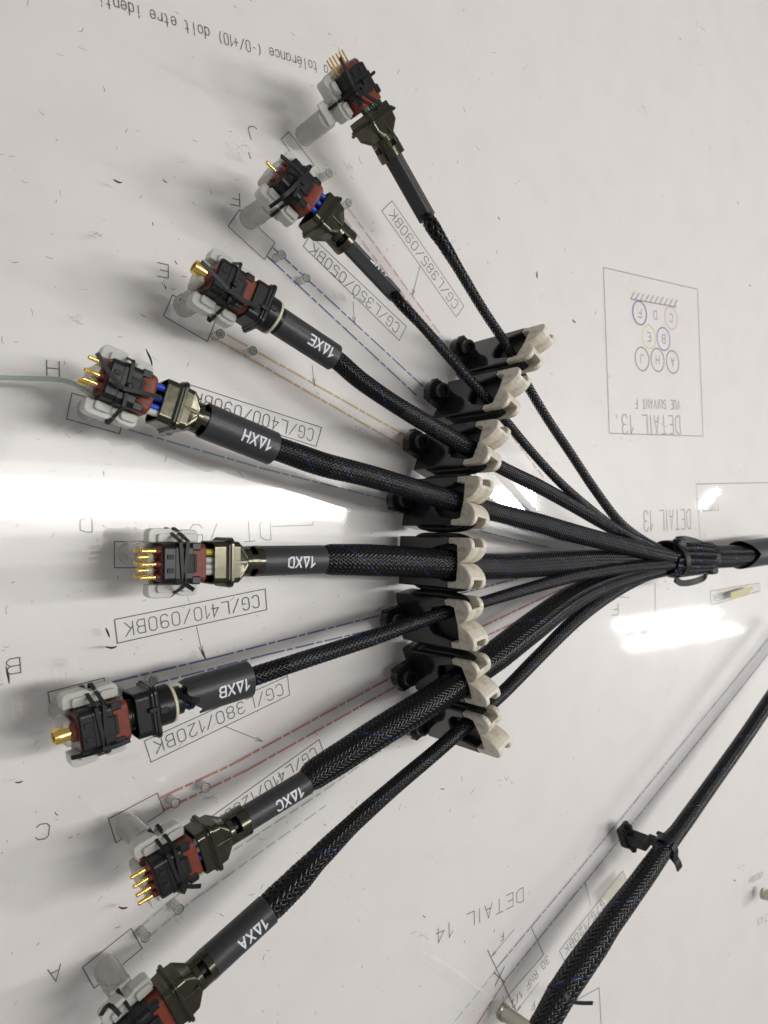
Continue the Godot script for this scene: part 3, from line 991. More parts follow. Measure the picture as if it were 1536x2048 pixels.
	for d in B:
		var yc := 0.115
		var p0 := at(d.f[0], d.f[1], yc)
		var p1 := at(d.e[0], d.e[1], yc)
		var ax := (p1 - p0).normalized()
		var side := ax.cross(Vector3.UP).normalized()
		var xf := Transform3D(Basis(ax, Vector3.UP, side), p0)
		var long := p0.distance_to(p1)
		var t := thing("cable_branch", words[d.k], "cable", Vector3(p1.x, TOP, p1.z), 0.0, "braided cable branches of the harness")
		var pts := []
		var start := long - 10.0
		if d.k == "B": start = 48.0
		var k0 := mm_per_px(d.p[0][0], d.p[0][1], yc)
		if d.k == "B":
			pts.append([xf * Vector3(start, 0, 0), 10.0])
			pts.append([xf * Vector3(start + 5, 0, 0), 11.0])
			pts.append([xf * Vector3(start + 12, 0, 0), 9.5])
		else:
			pts.append([xf * Vector3(start, 0, 0), minf(d.sw[0], d.sw[1]) * 2 - 2.4])
		pts.append([xf * Vector3(long - 3, 0, 0), minf(minf(d.sw[0], d.sw[1]) * 2 - 2.0, d.p[0][2] * k0)])
		for i in d.p.size():
			var q = d.p[i]
			var yy: float = lerpf(yc, 0.137, smoothstep(600, 900, q[0])) if q[0] < 960 else lerpf(0.137, d.yt, smoothstep(960, 1300, q[0]))
			pts.append([at(q[0], q[1], yy), q[2] * mm_per_px(q[0], q[1], yy)])
		cable(t, pts, d.n, d.n / 2 if d.k in ["H", "D"] else d.n, d.k == "C", M.strand, {"C": 0.84, "A": 0.72, "D": 0.66}.get(d.k, 0.58), at(d.sh, 1100, 0.12).x, M.screen)
		connector(t, xf, d, long)
		holder(xf, d)

func connector(t: Node3D, xf: Transform3D, d: Dictionary, long: float) -> void:
	var coax: bool = d.k in ["E", "B"]
	# grey heat-shrink sleeve with its mark
	var sx := xf
	if d.k in ["J", "F"]:
		sx = xf * Transform3D(Basis(Vector3(1, 0, 0), 0.6 if d.k == "F" else -0.5), Vector3.ZERO)
	if d.k == "B":
		sx = xf * Transform3D(Basis(Vector3(1, 0, 0), 0.25), Vector3.ZERO)
	var s := Mb.new()
	hollow(s, sx, d.ss, long, d.sw[0], d.sw[1], d.sw[2], 0.8, 0.25, 0.5 if d.k == "B" else 0.0)
	var sleeve := put("shrink_sleeve", s, M.sleeve, t)
	if d.k != "J":
		var w := Mb.new()
		var l: float = {"F": 13.0}.get(d.k, 15.5)
		wrapped_text(w, "1^X" + d.k, sx, lerpf(d.ss, long, {"D": 0.56, "C": 0.62, "A": 0.62, "B": 0.62, "F": 0.55}.get(d.k, 0.66)), d.ta, d.sw[0], d.sw[1], minf(d.sw[2], d.sw[1]), 5.4, l, 0.95)
		put("white_lettering", w, M.white_mark, sleeve)
	# black shell with its ridge, latch and corner tabs
	var sh := Mb.new()
	band(sh, xf, [rr(0, 8.9, 7.4, 2.6), rr(0, 9.5, 8.0, 3.0), rr(0.5, 10.0, 8.5, 3.2), rr(5.8, 10.0, 8.5, 3.2), rr(5.9, 10.5, 9.0, 3.4), rr(8.2, 10.5, 9.0, 3.4), rr(8.3, 10.1, 8.6, 3.2), rr(14.5, 10.1, 8.6, 3.2), rr(14.9, 9.6, 8.2, 3.0), rr(14.9, 9.0, 7.5, 2.6)])
	for z in [-1.0, 1.0]:
		for y in [-1.0, 1.0]:
			box(sh, xf, Vector3(16.5, y * 6.8, z * 8.3), Vector3(5.4, 4.0, 4.0), 0.7)
	var shell := put("connector_shell", sh, M.black, t)
	var la := Mb.new()
	box(la, xf, Vector3(13.2, 8.75, 0), Vector3(6.5, 0.9, 9.0), 0.25)
	box(la, xf, Vector3(15.6, 9.1, 0), Vector3(1.6, 0.9, 8.0), 0.25)
	for z in [-1.0, 1.0]:
		box(la, xf, Vector3(3.2, 8.7, z * 3.3), Vector3(3.2, 0.6, 2.2), 0.2)
		box(la, xf, Vector3(12.0, 9.15, z * 3.8), Vector3(4.0, 0.7, 1.2), 0.2)
	put("latch", la, M.black_matte, shell)
	# red seal behind and red insert in front
	var sl := Mb.new()
	var end := 22.0
	if d.k in ["F", "H"]:
		var rings := []
		for i in 7:
			var x: float = [14.6, 15.2, 17.5, 19.5, 21.3, 22.6, 23.2][i]
			var g: float = [9.2, 9.6, 9.9, 10.1, 9.9, 9.2, 8.0][i]
			rings.append(rr(x, g, g - 1.6, 3.4))
		band(sl, xf, rings, true, true, true)
	else:
		band(sl, xf, [rr(14.6, 9.2, 7.7, 2.8), rr(15.0, 9.5, 8.0, 3.0), rr(end - 0.5, 9.5, 8.0, 3.0), rr(end, 9.0, 7.5, 2.8)])
	put("red_seal", sl, M.red_seal, t)
	var ins := Mb.new()
	band(ins, xf, [rr(-0.6, 8.2, 6.7, 2.2), rr(-0.2, 8.6, 7.1, 2.4), rr(1.0, 8.6, 7.1, 2.4)])
	put("red_insert", ins, M.red_insert, t)
	# contacts
	if coax:
		var nk := Mb.new()
		lathe(nk, xf, [[-3.0, 3.6], [-2.6, 4.4], [-0.4, 4.8]], 24)
		put("contact_boot", nk, M.red_tip, t)
		var gd := Mb.new()
		lathe(gd, xf, [[-8.0, 2.7], [-9.6, 2.9], [-10.0, 3.2], [-9.7, 3.55], [-8.0, 3.7], [-2.8, 3.3]], 28, true, false)
		put("coaxial_contact", gd, M.gold, t)
		var dk := Mb.new()
		lathe(dk, xf, [[-9.2, 2.85], [-9.19, 0.2]], 20)
		lathe(dk, xf, [[-9.7, 0.6], [-8.5, 0.9]], 12)
		put("contact_bore", dk, M.black_matte, t)
	else:
		var pins: Array = {
			"D": [[-6.2, 4.4, 1], [0.2, 4.6, 1], [6.4, 4.2, 1], [-3.2, 0.2, 1], [3.2, 0, 1], [-6.2, -4.4, 1], [0, -4.6, 1], [6.2, -4.4, 1]],
			"H": [[-6.2, 3.4, 1], [0.0, 3.2, 1], [4.6, 4.4, 1], [4.8, -2.0, 1], [-3, 0.2, 2], [1.8, -0.6, 2], [-6, -3.6, 2], [0, -4.4, 2]],
			"C": [[-7.4, 4.2, 1], [-2.6, 4.2, 1], [2.4, 3.6, 1], [7.4, 2.4, 1], [-4.2, 0.2, 0], [0.4, 0.4, 2], [4.6, 0.6, 2], [-6, -4, 0], [0, -4.2, 0], [6, -4, 0]],
			"F": [[4.8, -3.2, 0], [2.0, 0.6, 1], [6.4, 4.0, 2], [3.2, 4.0, 2], [0.2, 4.2, 2], [-2.2, 1.0, 2], [-4.6, 4.2, 2], [-6.2, 0.4, 0], [-1.0, -3.6, 2]],
			"J": [[7.6, 2.2, 3], [4.9, 2.5, 3], [2.1, 2.8, 3], [-0.7, 3.0, 3], [-3.4, 3.0, 3], [-5.4, 4.4, 2], [-7.2, 4.4, 2], [7.0, 5.6, 2], [4.6, 5.6, 2], [2.2, 5.6, 2], [-0.2, 5.6, 2], [-2.6, 5.6, 2], [6.2, -2, 3], [3.4, -2, 3]],
			"A": [[-6, 3, 3], [-3, 3, 3], [0, 3, 3], [3, 3, 3], [6, 3, 3]]}[d.k]
		for p in pins:
			var o := xf * Transform3D(Basis(), Vector3(0, p[1], p[0]))
			if p[2] == 3:
				var g := Mb.new()
				lathe(g, o, [[-11.0, 0.12], [-10.8, 0.5], [-1.0, 0.58], [-0.5, 0.6]], 8, true, false, false)
				put("gold_pin", g, M.gold, t)
				continue
			var u := Mb.new()
			lathe(u, o, [[-2.8, 1.15], [-2.3, 1.6], [-0.4, 1.9]], 14)
			put("contact_boot", u, M.red_tip, t)
			if p[2] == 1:
				var g := Mb.new()
				lathe(g, o, [[-10.2, 0.1], [-10.0, 0.7], [-9.5, 1.0], [-6.0, 1.05], [-5.9, 1.15], [-2.4, 1.15]], 14, true, false, false)
				put("gold_pin", g, M.gold, t)
			elif p[2] == 2:
				var g := Mb.new()
				lathe(g, o, [[-3.9, 0.2], [-3.6, 0.7], [-2.7, 1.0]], 12)
				put("filler_plug", g, M.lilac, t)
	# back half
	var fl: float = d.fl
	var m: Material = M.black if coax else M.olive_metal
	# wires seen between the seal and the backshell
	var wires: Array = {"J": [["wire_green", -7], ["wire_teal", -4.6], ["wire_green", -2.2], ["wire_teal", 0.2], ["wire_green", 2.6], ["wire_teal", 5], ["wire_green", 7.2]], "F": [["wire_blue", -6], ["wire_blue", -0.4], ["wire_blue", 5]], "H": [["wire_blue", -5.6], ["wire_blue", 0], ["wire_blue", 5], ["wire_white", 7.6]],
		"D": [["wire_yellow", -5.4], ["wire_white", -1.4], ["wire_white", 4.6], ["wire_white", 2.0]], "C": [["wire_blue", 1.5], ["wire_white", -3], ["wire_teal", -7]], "A": [["wire_teal", -7], ["wire_green", -4.6], ["wire_teal", -2.2], ["wire_green", 0.2], ["wire_teal", 2.6], ["wire_green", 5], ["wire_teal", 7.2]]}.get(d.k, [])
	for w in wires:
		var thin: bool = d.k in ["J", "A"]
		for y in ([5.0] if not thin else [5.6, 2.6]):
			var b := Mb.new()
			tube(b, smooth_path([xf * Vector3(19, y, w[1]), xf * Vector3((21 + fl) / 2, y + 0.9, w[1] * 0.97), xf * Vector3(fl + 2.5, y - 0.8, w[1] * 0.86)], 1.5), 0.85 if thin else 1.7, 10, false)
			put("wire", b, M[w[0]], t)
	if coax and d.k == "B":
		var nk := Mb.new()
		lathe(nk, xf, [[21.5, 7.4], [23.0, 7.4], [23.2, 6.9], [23.6, 6.9], [23.8, 7.3], [24.4, 7.3], [24.6, 6.8], [25.0, 6.8], [25.2, 7.2], [25.8, 7.2], [26.0, 6.7], [29.0, 6.4]], 28)
		put("ribbed_neck", nk, M.black, t)
	if coax:
		var neck := Mb.new()
		lathe(neck, xf, [[21.5, 6.0], [fl + 2, 6.0]], 24)
		put("neck", neck, M.black_matte, t)
	var bs := Mb.new()
	var dp := 2.6
	var lip: float = {"D": 6.4, "H": 6.2, "E": 6.0, "B": 6.5, "J": 3.2, "F": 3.6, "C": 4.2, "A": 3.6}[d.k]
	# front tray: outer wall, lip, inner wall
	band(bs, xf, [rr(fl + dp - 2, 9.4, 8.2, 2.6), rr(fl - lip + 0.2, 9.8, 8.6, 2.8), rr(fl - lip, 10.4, 9.2, 3.0), rr(fl - lip + 0.3, 10.9, 9.6, 3.4), rr(fl - 0.2, 11.0, 9.7, 3.4), rr(fl + 0.8, 11.4, 10.0, 3.6)], false, false)
	var tray := put("backshell", bs, m, t)
	var fo := Mb.new()
	band(fo, xf, [rr(fl + 0.5, 9.4, 8.2, 2.6), rr(fl + 0.7, 9.3, 8.1, 2.6)])
	put("backshell_floor", fo, M.gasket, tray)
	var gk := Mb.new()
	band(gk, xf, [rr(fl + 0.8, 11.8, 10.4, 3.6), rr(fl + 1.0, 12.1, 10.7, 3.7), rr(fl + 1.8, 12.1, 10.7, 3.7), rr(fl + 2.0, 11.8, 10.4, 3.6)])
	put("gasket", gk, M.gasket, tray)
	var fg := Mb.new()
	band(fg, xf, [rr(fl + 2.0, 12.2, 10.8, 3.4), rr(fl + 2.3, 12.7, 11.3, 3.6), rr(fl + 3.6, 12.7, 11.3, 3.6), rr(fl + 3.9, 12.3, 10.9, 3.4)])
	put("flange", fg, m, tray)
	if coax:
		var ring := fl + 11.5 if d.k == "E" else fl + 13.0
		var br := Mb.new()
		lathe(br, xf, [[fl + 3.5, 9.4], [fl + 5, 9.9], [ring - 1.2, 9.9], [ring - 0.8, 9.4]], 36)
		lathe(br, xf, [[ring + 0.8, 7.0], [ring + 5.0, 7.0]], 32)
		box(br, xf, Vector3(fl + 6.4, 9.9, 0), Vector3(4.6, 1.2, 3.0), 0.4)
		put("barrel", br, M.black, tray)
		var cr := Mb.new()
		lathe(cr, xf, [[ring - 0.8, 9.3], [ring - 0.6, 9.7], [ring + 0.6, 9.7], [ring + 0.9, 9.3], [ring + 0.9, 6.0]], 36)
		put("cream_ring", cr, M.cream_ring, tray)
		var wd := Mb.new()
		box(wd, xf, Vector3(fl + 1.2, 11.2, 3.4 if d.k == "E" else -2.0), Vector3(5.0, 1.6, 2.2), 0.4)
		put("latch", wd, M.black, tray)
		return
	var cn := Mb.new()
	band(cn, xf, [rr(fl + 3.8, 10.8, 9.4, 3.0), rr(fl + 8.0, 10.6, 9.2, 3.2), rr(fl + 9.2, 10.0, 8.9, 4.2), rr(fl + 13.0, 8.1, 8.0, 8.0)], true, true)
	box(cn, xf, Vector3(fl + 8.2, 8.1, 0), Vector3(8.6, 2.8, 2.2), 0.5)
	lathe(cn, xf, [[fl + 13, 7.7], [fl + 13.3, 8.0], [fl + 16.0, 8.0], [fl + 16.3, 7.7]], 36)
	put("cone", cn, m, tray)
	var cl := Mb.new()
	var e0 := fl + 19.6
	var e1: float = maxf(d.ss + 1.2, e0 + 4.0)
	hollow(cl, xf, e0, e1, 8.3, 8.3, 8.3, 1.0, 0.3)
	put("collar", cl, m, tray)
	var turn: float = {"J": 0.9, "F": -0.25, "H": 0.1, "D": 0.0, "C": 0.55, "A": 0.5}[d.k]
	for k in 3:
		var a := turn + TAU * k / 3.0
		var b := Mb.new()
		var rt := xf * Transform3D(Basis(Vector3(1, 0, 0), a), Vector3.ZERO)
		for q in 6:
			var rt2 := rt * Transform3D(Basis(Vector3(1, 0, 0), (q - 2.5) * 0.16), Vector3.ZERO)
			box(b, rt2, Vector3((fl + 16.0 + e0) / 2 + 0.1, 7.55, 0), Vector3(e0 - fl - 15.4, 1.0, 1.35), 0.08)
		put("collar_post", b, m, tray)
	var inner := Mb.new()
	lathe(inner, xf, [[fl + 12, 4.6], [d.ss + 2.0, 4.8]], 24, false, false)
	put("cable_screen", inner, M.black, tray)
	# the part mark stamped round the barrel
	var mk := Mb.new()
	var code: String = {"J": "2-00", "F": "042-00", "H": "", "D": "196", "C": "166-001", "A": "042-1"}[d.k]
	if code:
		var s2 := strokes(code, 2.0)
		var l: float = s2[1] * 2.5
		for line in s2[0]:
			var pl := PackedVector2Array()
			for q in line:
				pl.append(Vector2(q.x * 2.5 - l / 2, (q.y - 0.5) * 2.2))
			ribbon(mk, pl, 0.2, func(c: Vector2):
				var t2 := 0.35 - c.x / 8.0
				var q2 := Vector3(0, cos(t2), sin(t2))
				return [xf * Vector3(fl + 14.6 - c.y, 8.08 * q2.y, 8.08 * q2.z), xf.basis * q2], 0.5)
		put("stamped_code", mk, M.dark_mark, tray)

func holder(xf: Transform3D, d: Dictionary) -> void:          # the clear peg and white cradle under a connector, and the tie that lashes it there
	var pegs := {"J": [607, 273], "F": [497, 439], "E": [367, 613], "H": [178, 820], "D": [258, 1106], "B": [122, 1416], "C": [255, 1650], "A": [212, 1935]}
	var names := {"J": "topmost connector with fine gold pins", "F": "connector with three blue wires", "E": "black coaxial connector of cable E", "H": "four-pin connector of cable H", "D": "eight-pin connector of middle cable D", "B": "gold-tipped coaxial connector of cable B", "C": "four-pin connector of cable C", "A": "lowest connector, cut by the picture edge"}
	var base := at(pegs[d.k][0], pegs[d.k][1], TOP / H)
	var t := thing("connector_holder", "clear peg with white cradle under the " + names[d.k], "peg holder", base, 0.0, "clear pegs with cradles under the connectors")
	var up := Transform3D(Basis(Vector3(0, 1, 0), Vector3(-1, 0, 0), Vector3(0, 0, 1)), base)
	var roof := xf.origin.y - 8.6 - base.y
	var rod := Mb.new()
	lathe(rod, up, [[0, 5.6], [0.6, 6.3], [roof - 3.2, 6.3], [roof - 2.6, 5.8]], 32)
	put("clear_rod", rod, M.clear_rod, t)
	var sc := Mb.new()
	for k in 46:
		var a := rng.randf() * TAU
		var y := rng.randf_range(2, roof - 4)
		var a2 := a + rng.randf_range(-0.35, 0.35)
		var y2 := y + rng.randf_range(-3.5, 3.5)
		var p := up * Vector3(y, 6.34 * cos(a), 6.34 * sin(a))
		var q := up * Vector3(y2, 6.34 * cos(a2), 6.34 * sin(a2))
		tube(sc, PackedVector3Array([p, q]), rng.randf_range(0.05, 0.16), 4, false)
	metas(put("grime", sc, M.dust, t), "", "", "", "stuff")
	# cradle, in the connector's frame
	var local := xf.affine_inverse() * (base + Vector3(0, roof, 0))
	var cr := Mb.new()
	box(cr, xf, Vector3(10, -9.8, 0), Vector3(22, 2.0, 30), 0.7)
	box(cr, xf, Vector3(clampf(local.x, -6, 22) * 0.5 + 5, -9.9, clampf(local.z, -14, 14) * 0.5), Vector3(absf(local.x - 10) + 10, 1.7, absf(local.z) + 12), 0.6)
	put("cradle_base", cr, M.nylon, t)
	for z in [-1.0, 1.0]:
		var w := Mb.new()
		var flip := xf * Transform3D(Basis(Vector3(0, 1, 0), Vector3(1, 0, 0), Vector3(0, 0, z)), Vector3.ZERO)
		var plan := PackedVector2Array()
		for c in [[10.3, -4.0, 0.3], [17.2, -4.0, 3.2], [17.2, 7.4, 0.8], [15.4, 9.0, 0.8], [15.4, 11.4, 0.8], [16.6, 13.0, 0.8], [16.6, 21.5, 3.0], [10.3, 21.5, 0.3]]:
			plan.append(Vector2(c[0], c[1]))
		plan = rounded(plan, [0.9, 3.2, 1.2, 0.6, 0.6, 1.0, 3.0, 0.9])
		prism(w, flip, plan, -9.0, -1.6, 0.35)
		for e in [[0.0, 8.0], [12.6, 20.5]]:
			prism(w, flip, rounded(PackedVector2Array([Vector2(10.4, e[0]), Vector2(14.6, e[0]), Vector2(14.6, e[1]), Vector2(10.4, e[1])]), [0.8, 1.8, 1.8, 0.8]), -1.8, 0.2, 0.35)
		put("cradle_wall", w, M.nylon, t)
	# milky neck that widens from the rod to the cradle
	var nk := Mb.new()
	var lx := local.x
	var lz := local.z
	band(nk, xf, [rr(-5.5, 5.0, 7.0, 2.0, -6.5, 0), rr(-4.6, 6.2, 8.4, 2.4, -6.8, 0), rr(-2.4, 6.4, 8.6, 2.4, -7.2, 0), rr(-1.4, 5.4, 7.4, 2.0, -7.4, 0)], true, true, true)
	put("cradle_stop", nk, M.milky, t)
	# tie
	var g := thing("lashing_tie", "black cable tie lashed round the " + names[d.k], "cable tie", Vector3(xf.origin.x, TOP, xf.origin.z) + xf.basis.x * 10.0, 0.0, "black ties lashing connectors to their pegs")
	var stx := {"J": [9.6], "F": [9.4], "E": [9.8], "H": [9.2], "D": [8.6, 10.6], "B": [8.4, 10.4], "C": [8.6, 10.8], "A": [9.0]}
	for x in stx[d.k]:
		var loop := PackedVector3Array()
		var ring := rr(x, 17.4, 10.6, 2.2, -0.6, 0.0, 4)
		var pts: PackedVector3Array = ring[0]
		for i in pts.size():
			var p := pts[i]
			var q := p
			if p.y > 2.0:
				q.y = 9.55
				q.z = clampf(p.z, -10.9, 10.9)
			q.x += p.z * 0.06 * (1.0 if x == stx[d.k][0] else -1.0)
			loop.append(xf * q)
		var b := Mb.new()
		strap(b, loop, 1.7, 0.8, Vector3.UP, true, xf.basis.x)
		put("tie_loop", b, M.tie, g)
	var hd := Mb.new()
	box(hd, xf, Vector3(9.8, 10.2, {"D": 9.5, "C": 9.0, "B": 9.8}.get(d.k, 1.0)), Vector3(3.2, 2.2, 2.8), 0.7)
	put("tie_knot", hd, M.tie, g)
	var tails: Dictionary = {"J": [[[680, 116, 0.175], [692, 140, 0.165], [707, 174, 0.147]], [[707, 176, 0.147], [735, 192, 0.15], [765, 211, 0.145]]], "F": [[[562, 312, 0.165], [585, 330, 0.158], [607, 352, 0.145]], [[606, 352, 0.146], [590, 372, 0.146], [564, 396, 0.14], [540, 414, 0.12]]],
		"E": [[[403, 523, 0.16], [426, 547, 0.155], [455, 578, 0.146]], [[456, 580, 0.146], [490, 602, 0.146], [520, 616, 0.148]]], "H": [[[194, 706, 0.165], [215, 740, 0.158], [243, 775, 0.146]], [[246, 777, 0.146], [285, 786, 0.147], [322, 795, 0.15]]],
		"D": [[[352, 1160, 0.146], [372, 1170, 0.15], [388, 1180, 0.155]]], "B": [[[205, 1498, 0.143], [232, 1492, 0.14], [260, 1480, 0.135]], [[142, 1516, 0.12], [170, 1510, 0.125], [206, 1500, 0.14]]], "C": [[[362, 1770, 0.143], [382, 1773, 0.147], [402, 1772, 0.15]]], "A": [[[202, 2030, 0.13], [218, 2010, 0.14], [240, 2030, 0.145]]]}
	for tl in tails[d.k]:
		var ps := []
		for q in tl:
			ps.append(at(q[0], q[1], q[2]))
		var b := Mb.new()
		strap(b, smooth_path(ps, 2.0), 2.0, 0.8)
		put("tie_tail", b, M.tie, g)
	if d.k == "B":
		var b := Mb.new()
		lathe(b, xf, [[53.0, 5.2], [53.0, 6.4], [55.0, 6.4], [55.0, 5.2]], 28)
		box(b, xf, Vector3(54, 6.2, -4), Vector3(4, 3, 4), 0.6)
		var n := thing("cable_tie", "black cable tie round the bare braid beside the loose sleeve lettered B", "cable tie", xf * Vector3(54, 0, 0) - Vector3(0, xf.origin.y - TOP, 0), 0.0)
		put("tie_loop", b, M.tie, n)
		var b2 := Mb.new()
		strap(b2, smooth_path([at(366, 1392, 0.135), at(383, 1399, 0.142), at(400, 1400, 0.145)], 2.0), 2.8, 0.9)
		put("tie_tail", b2, M.tie, n)

# ---------------------------------------------------------------- trunk
func trunk() -> void:
	var y := 0.125
	var t := thing("cable_bundle", "thick gathered trunk of all the cables entering a dark grey sleeve", "cable trunk", at(1375, 1119, TOP / H))
	var a := at(1336, 1119, y)
	var c := at(1412, 1114, y)
	var e := at(1484, 1112, y)
	var k := mm_per_px(1375, 1118, y)
	cable(t, [[a, 56.0 * k], [a.lerp(c, 0.12), 63.0 * k], [a.lerp(c, 0.6), 60.0 * k], [a.lerp(c, 0.9), 52.0 * k], [c, 48.0 * k], [e, 46.0 * k], [at(1520, 1108, y), 44.0 * k]], 20, 20, true, M.strand, 0.74, at(1412, 1114, y).x, M.dim_screen)
	bundle(t, a, c, k)
	var d := at(1600, 1094, y) - at(1466, 1112, y)
	d.y = 0
	d = d.normalized()
	var xf := Transform3D(Basis(d, Vector3.UP, d.cross(Vector3.UP)), at(1478, 1110, y))
	var s := Mb.new()
	# an obliquely cut mouth: its rim runs out along the top
	var rings := []
	for q in [[0.0, 12.6], [0.0, 13.4], [160.0, 13.4]]:
		var r := rr(q[0], q[1], q[1], q[1], 0, 0, 8)
		if q[0] == 0.0:
			for i in r[0].size():
				r[0][i].x += 16.0 * (1.0 - absf(r[0][i].z) / 13.4) * (1.0 if r[0][i].y > 0 else -0.2)
		rings.append(r)
	band(s, xf, rings, false, false)
	var ins := Mb.new()
	put("trunk_sleeve", s, M.sleeve, t)
	for p in [["black cable tie round the trunk where the cables meet", 1342, 1118, 15.2, 0.35], ["black looped cable tie round the trunk beside its grey sleeve", 1408, 1114, 12.6, -0.1]]:
		var o := at(p[1], p[2], y)
		var g := thing("trunk_tie", p[0], "cable tie", Vector3(o.x, TOP, o.z))
		var f := Transform3D(Basis(d, Vector3.UP, d.cross(Vector3.UP)), o)
		var r: float = p[3]
		var loop := PackedVector3Array()
		for i in 28:
			var w := TAU * i / 28
			loop.append(f * Vector3(p[4] * r * sin(w), r * cos(w), r * sin(w)))
		var b := Mb.new()
		strap(b, loop, 6.5, 2.2, Vector3.UP, true, d)
		put("tie_loop", b, M.tie, g)
		var hd := Mb.new()
		box(hd, f, Vector3(1.0, r * 0.5, (r - 1.0) * (0.95 if p[1] > 1400 else -0.95)), Vector3(11, 7.5, 8), 1.4)
		put("tie_head", hd, M.tie, g)
		var tail := Mb.new()
		var ps: Array
		if p[1] > 1400:
			ps = [at(1350, 1158, 0.12), at(1362, 1166, 0.115), at(1385, 1164, 0.11), at(1408, 1155, 0.115), at(1416, 1140, 0.125), at(1432, 1142, 0.13)]
		else:
			ps = [at(1352, 1080, 0.13), at(1368, 1078, 0.14), at(1395, 1085, 0.14), at(1412, 1095, 0.135), at(1418, 1105, 0.13)]
		strap(tail, smooth_path(ps, 2.0), 5.5, 1.5)
		put("tie_tail", tail, M.tie, g)

func bundle(t: Node3D, a: Vector3, c: Vector3, k: float) -> void:       # the small cables pressed side by side round the trunk between its two ties
	var d := (c - a).normalized()
	var f := Basis(d, Vector3.UP, d.cross(Vector3.UP)).orthonormalized()
	for i in 9:
		var w := -1.9 + 3.8 * i / 8.0
		var pts := []
		for e in [[-0.06, 0.80], [0.1, 0.98], [0.5, 1.0], [0.85, 0.9], [1.06, 0.74]]:
			var r: float = 28.0 * k * e[1]
			pts.append([a.lerp(c, e[0]) + f * Vector3(0, r * cos(w + e[0] * 0.25), r * sin(w + e[0] * 0.25)), 7.4 + rng.randf_range(-0.8, 0.8)])
		cable(t, pts, 6, 6, false, M.strand, 0.8)

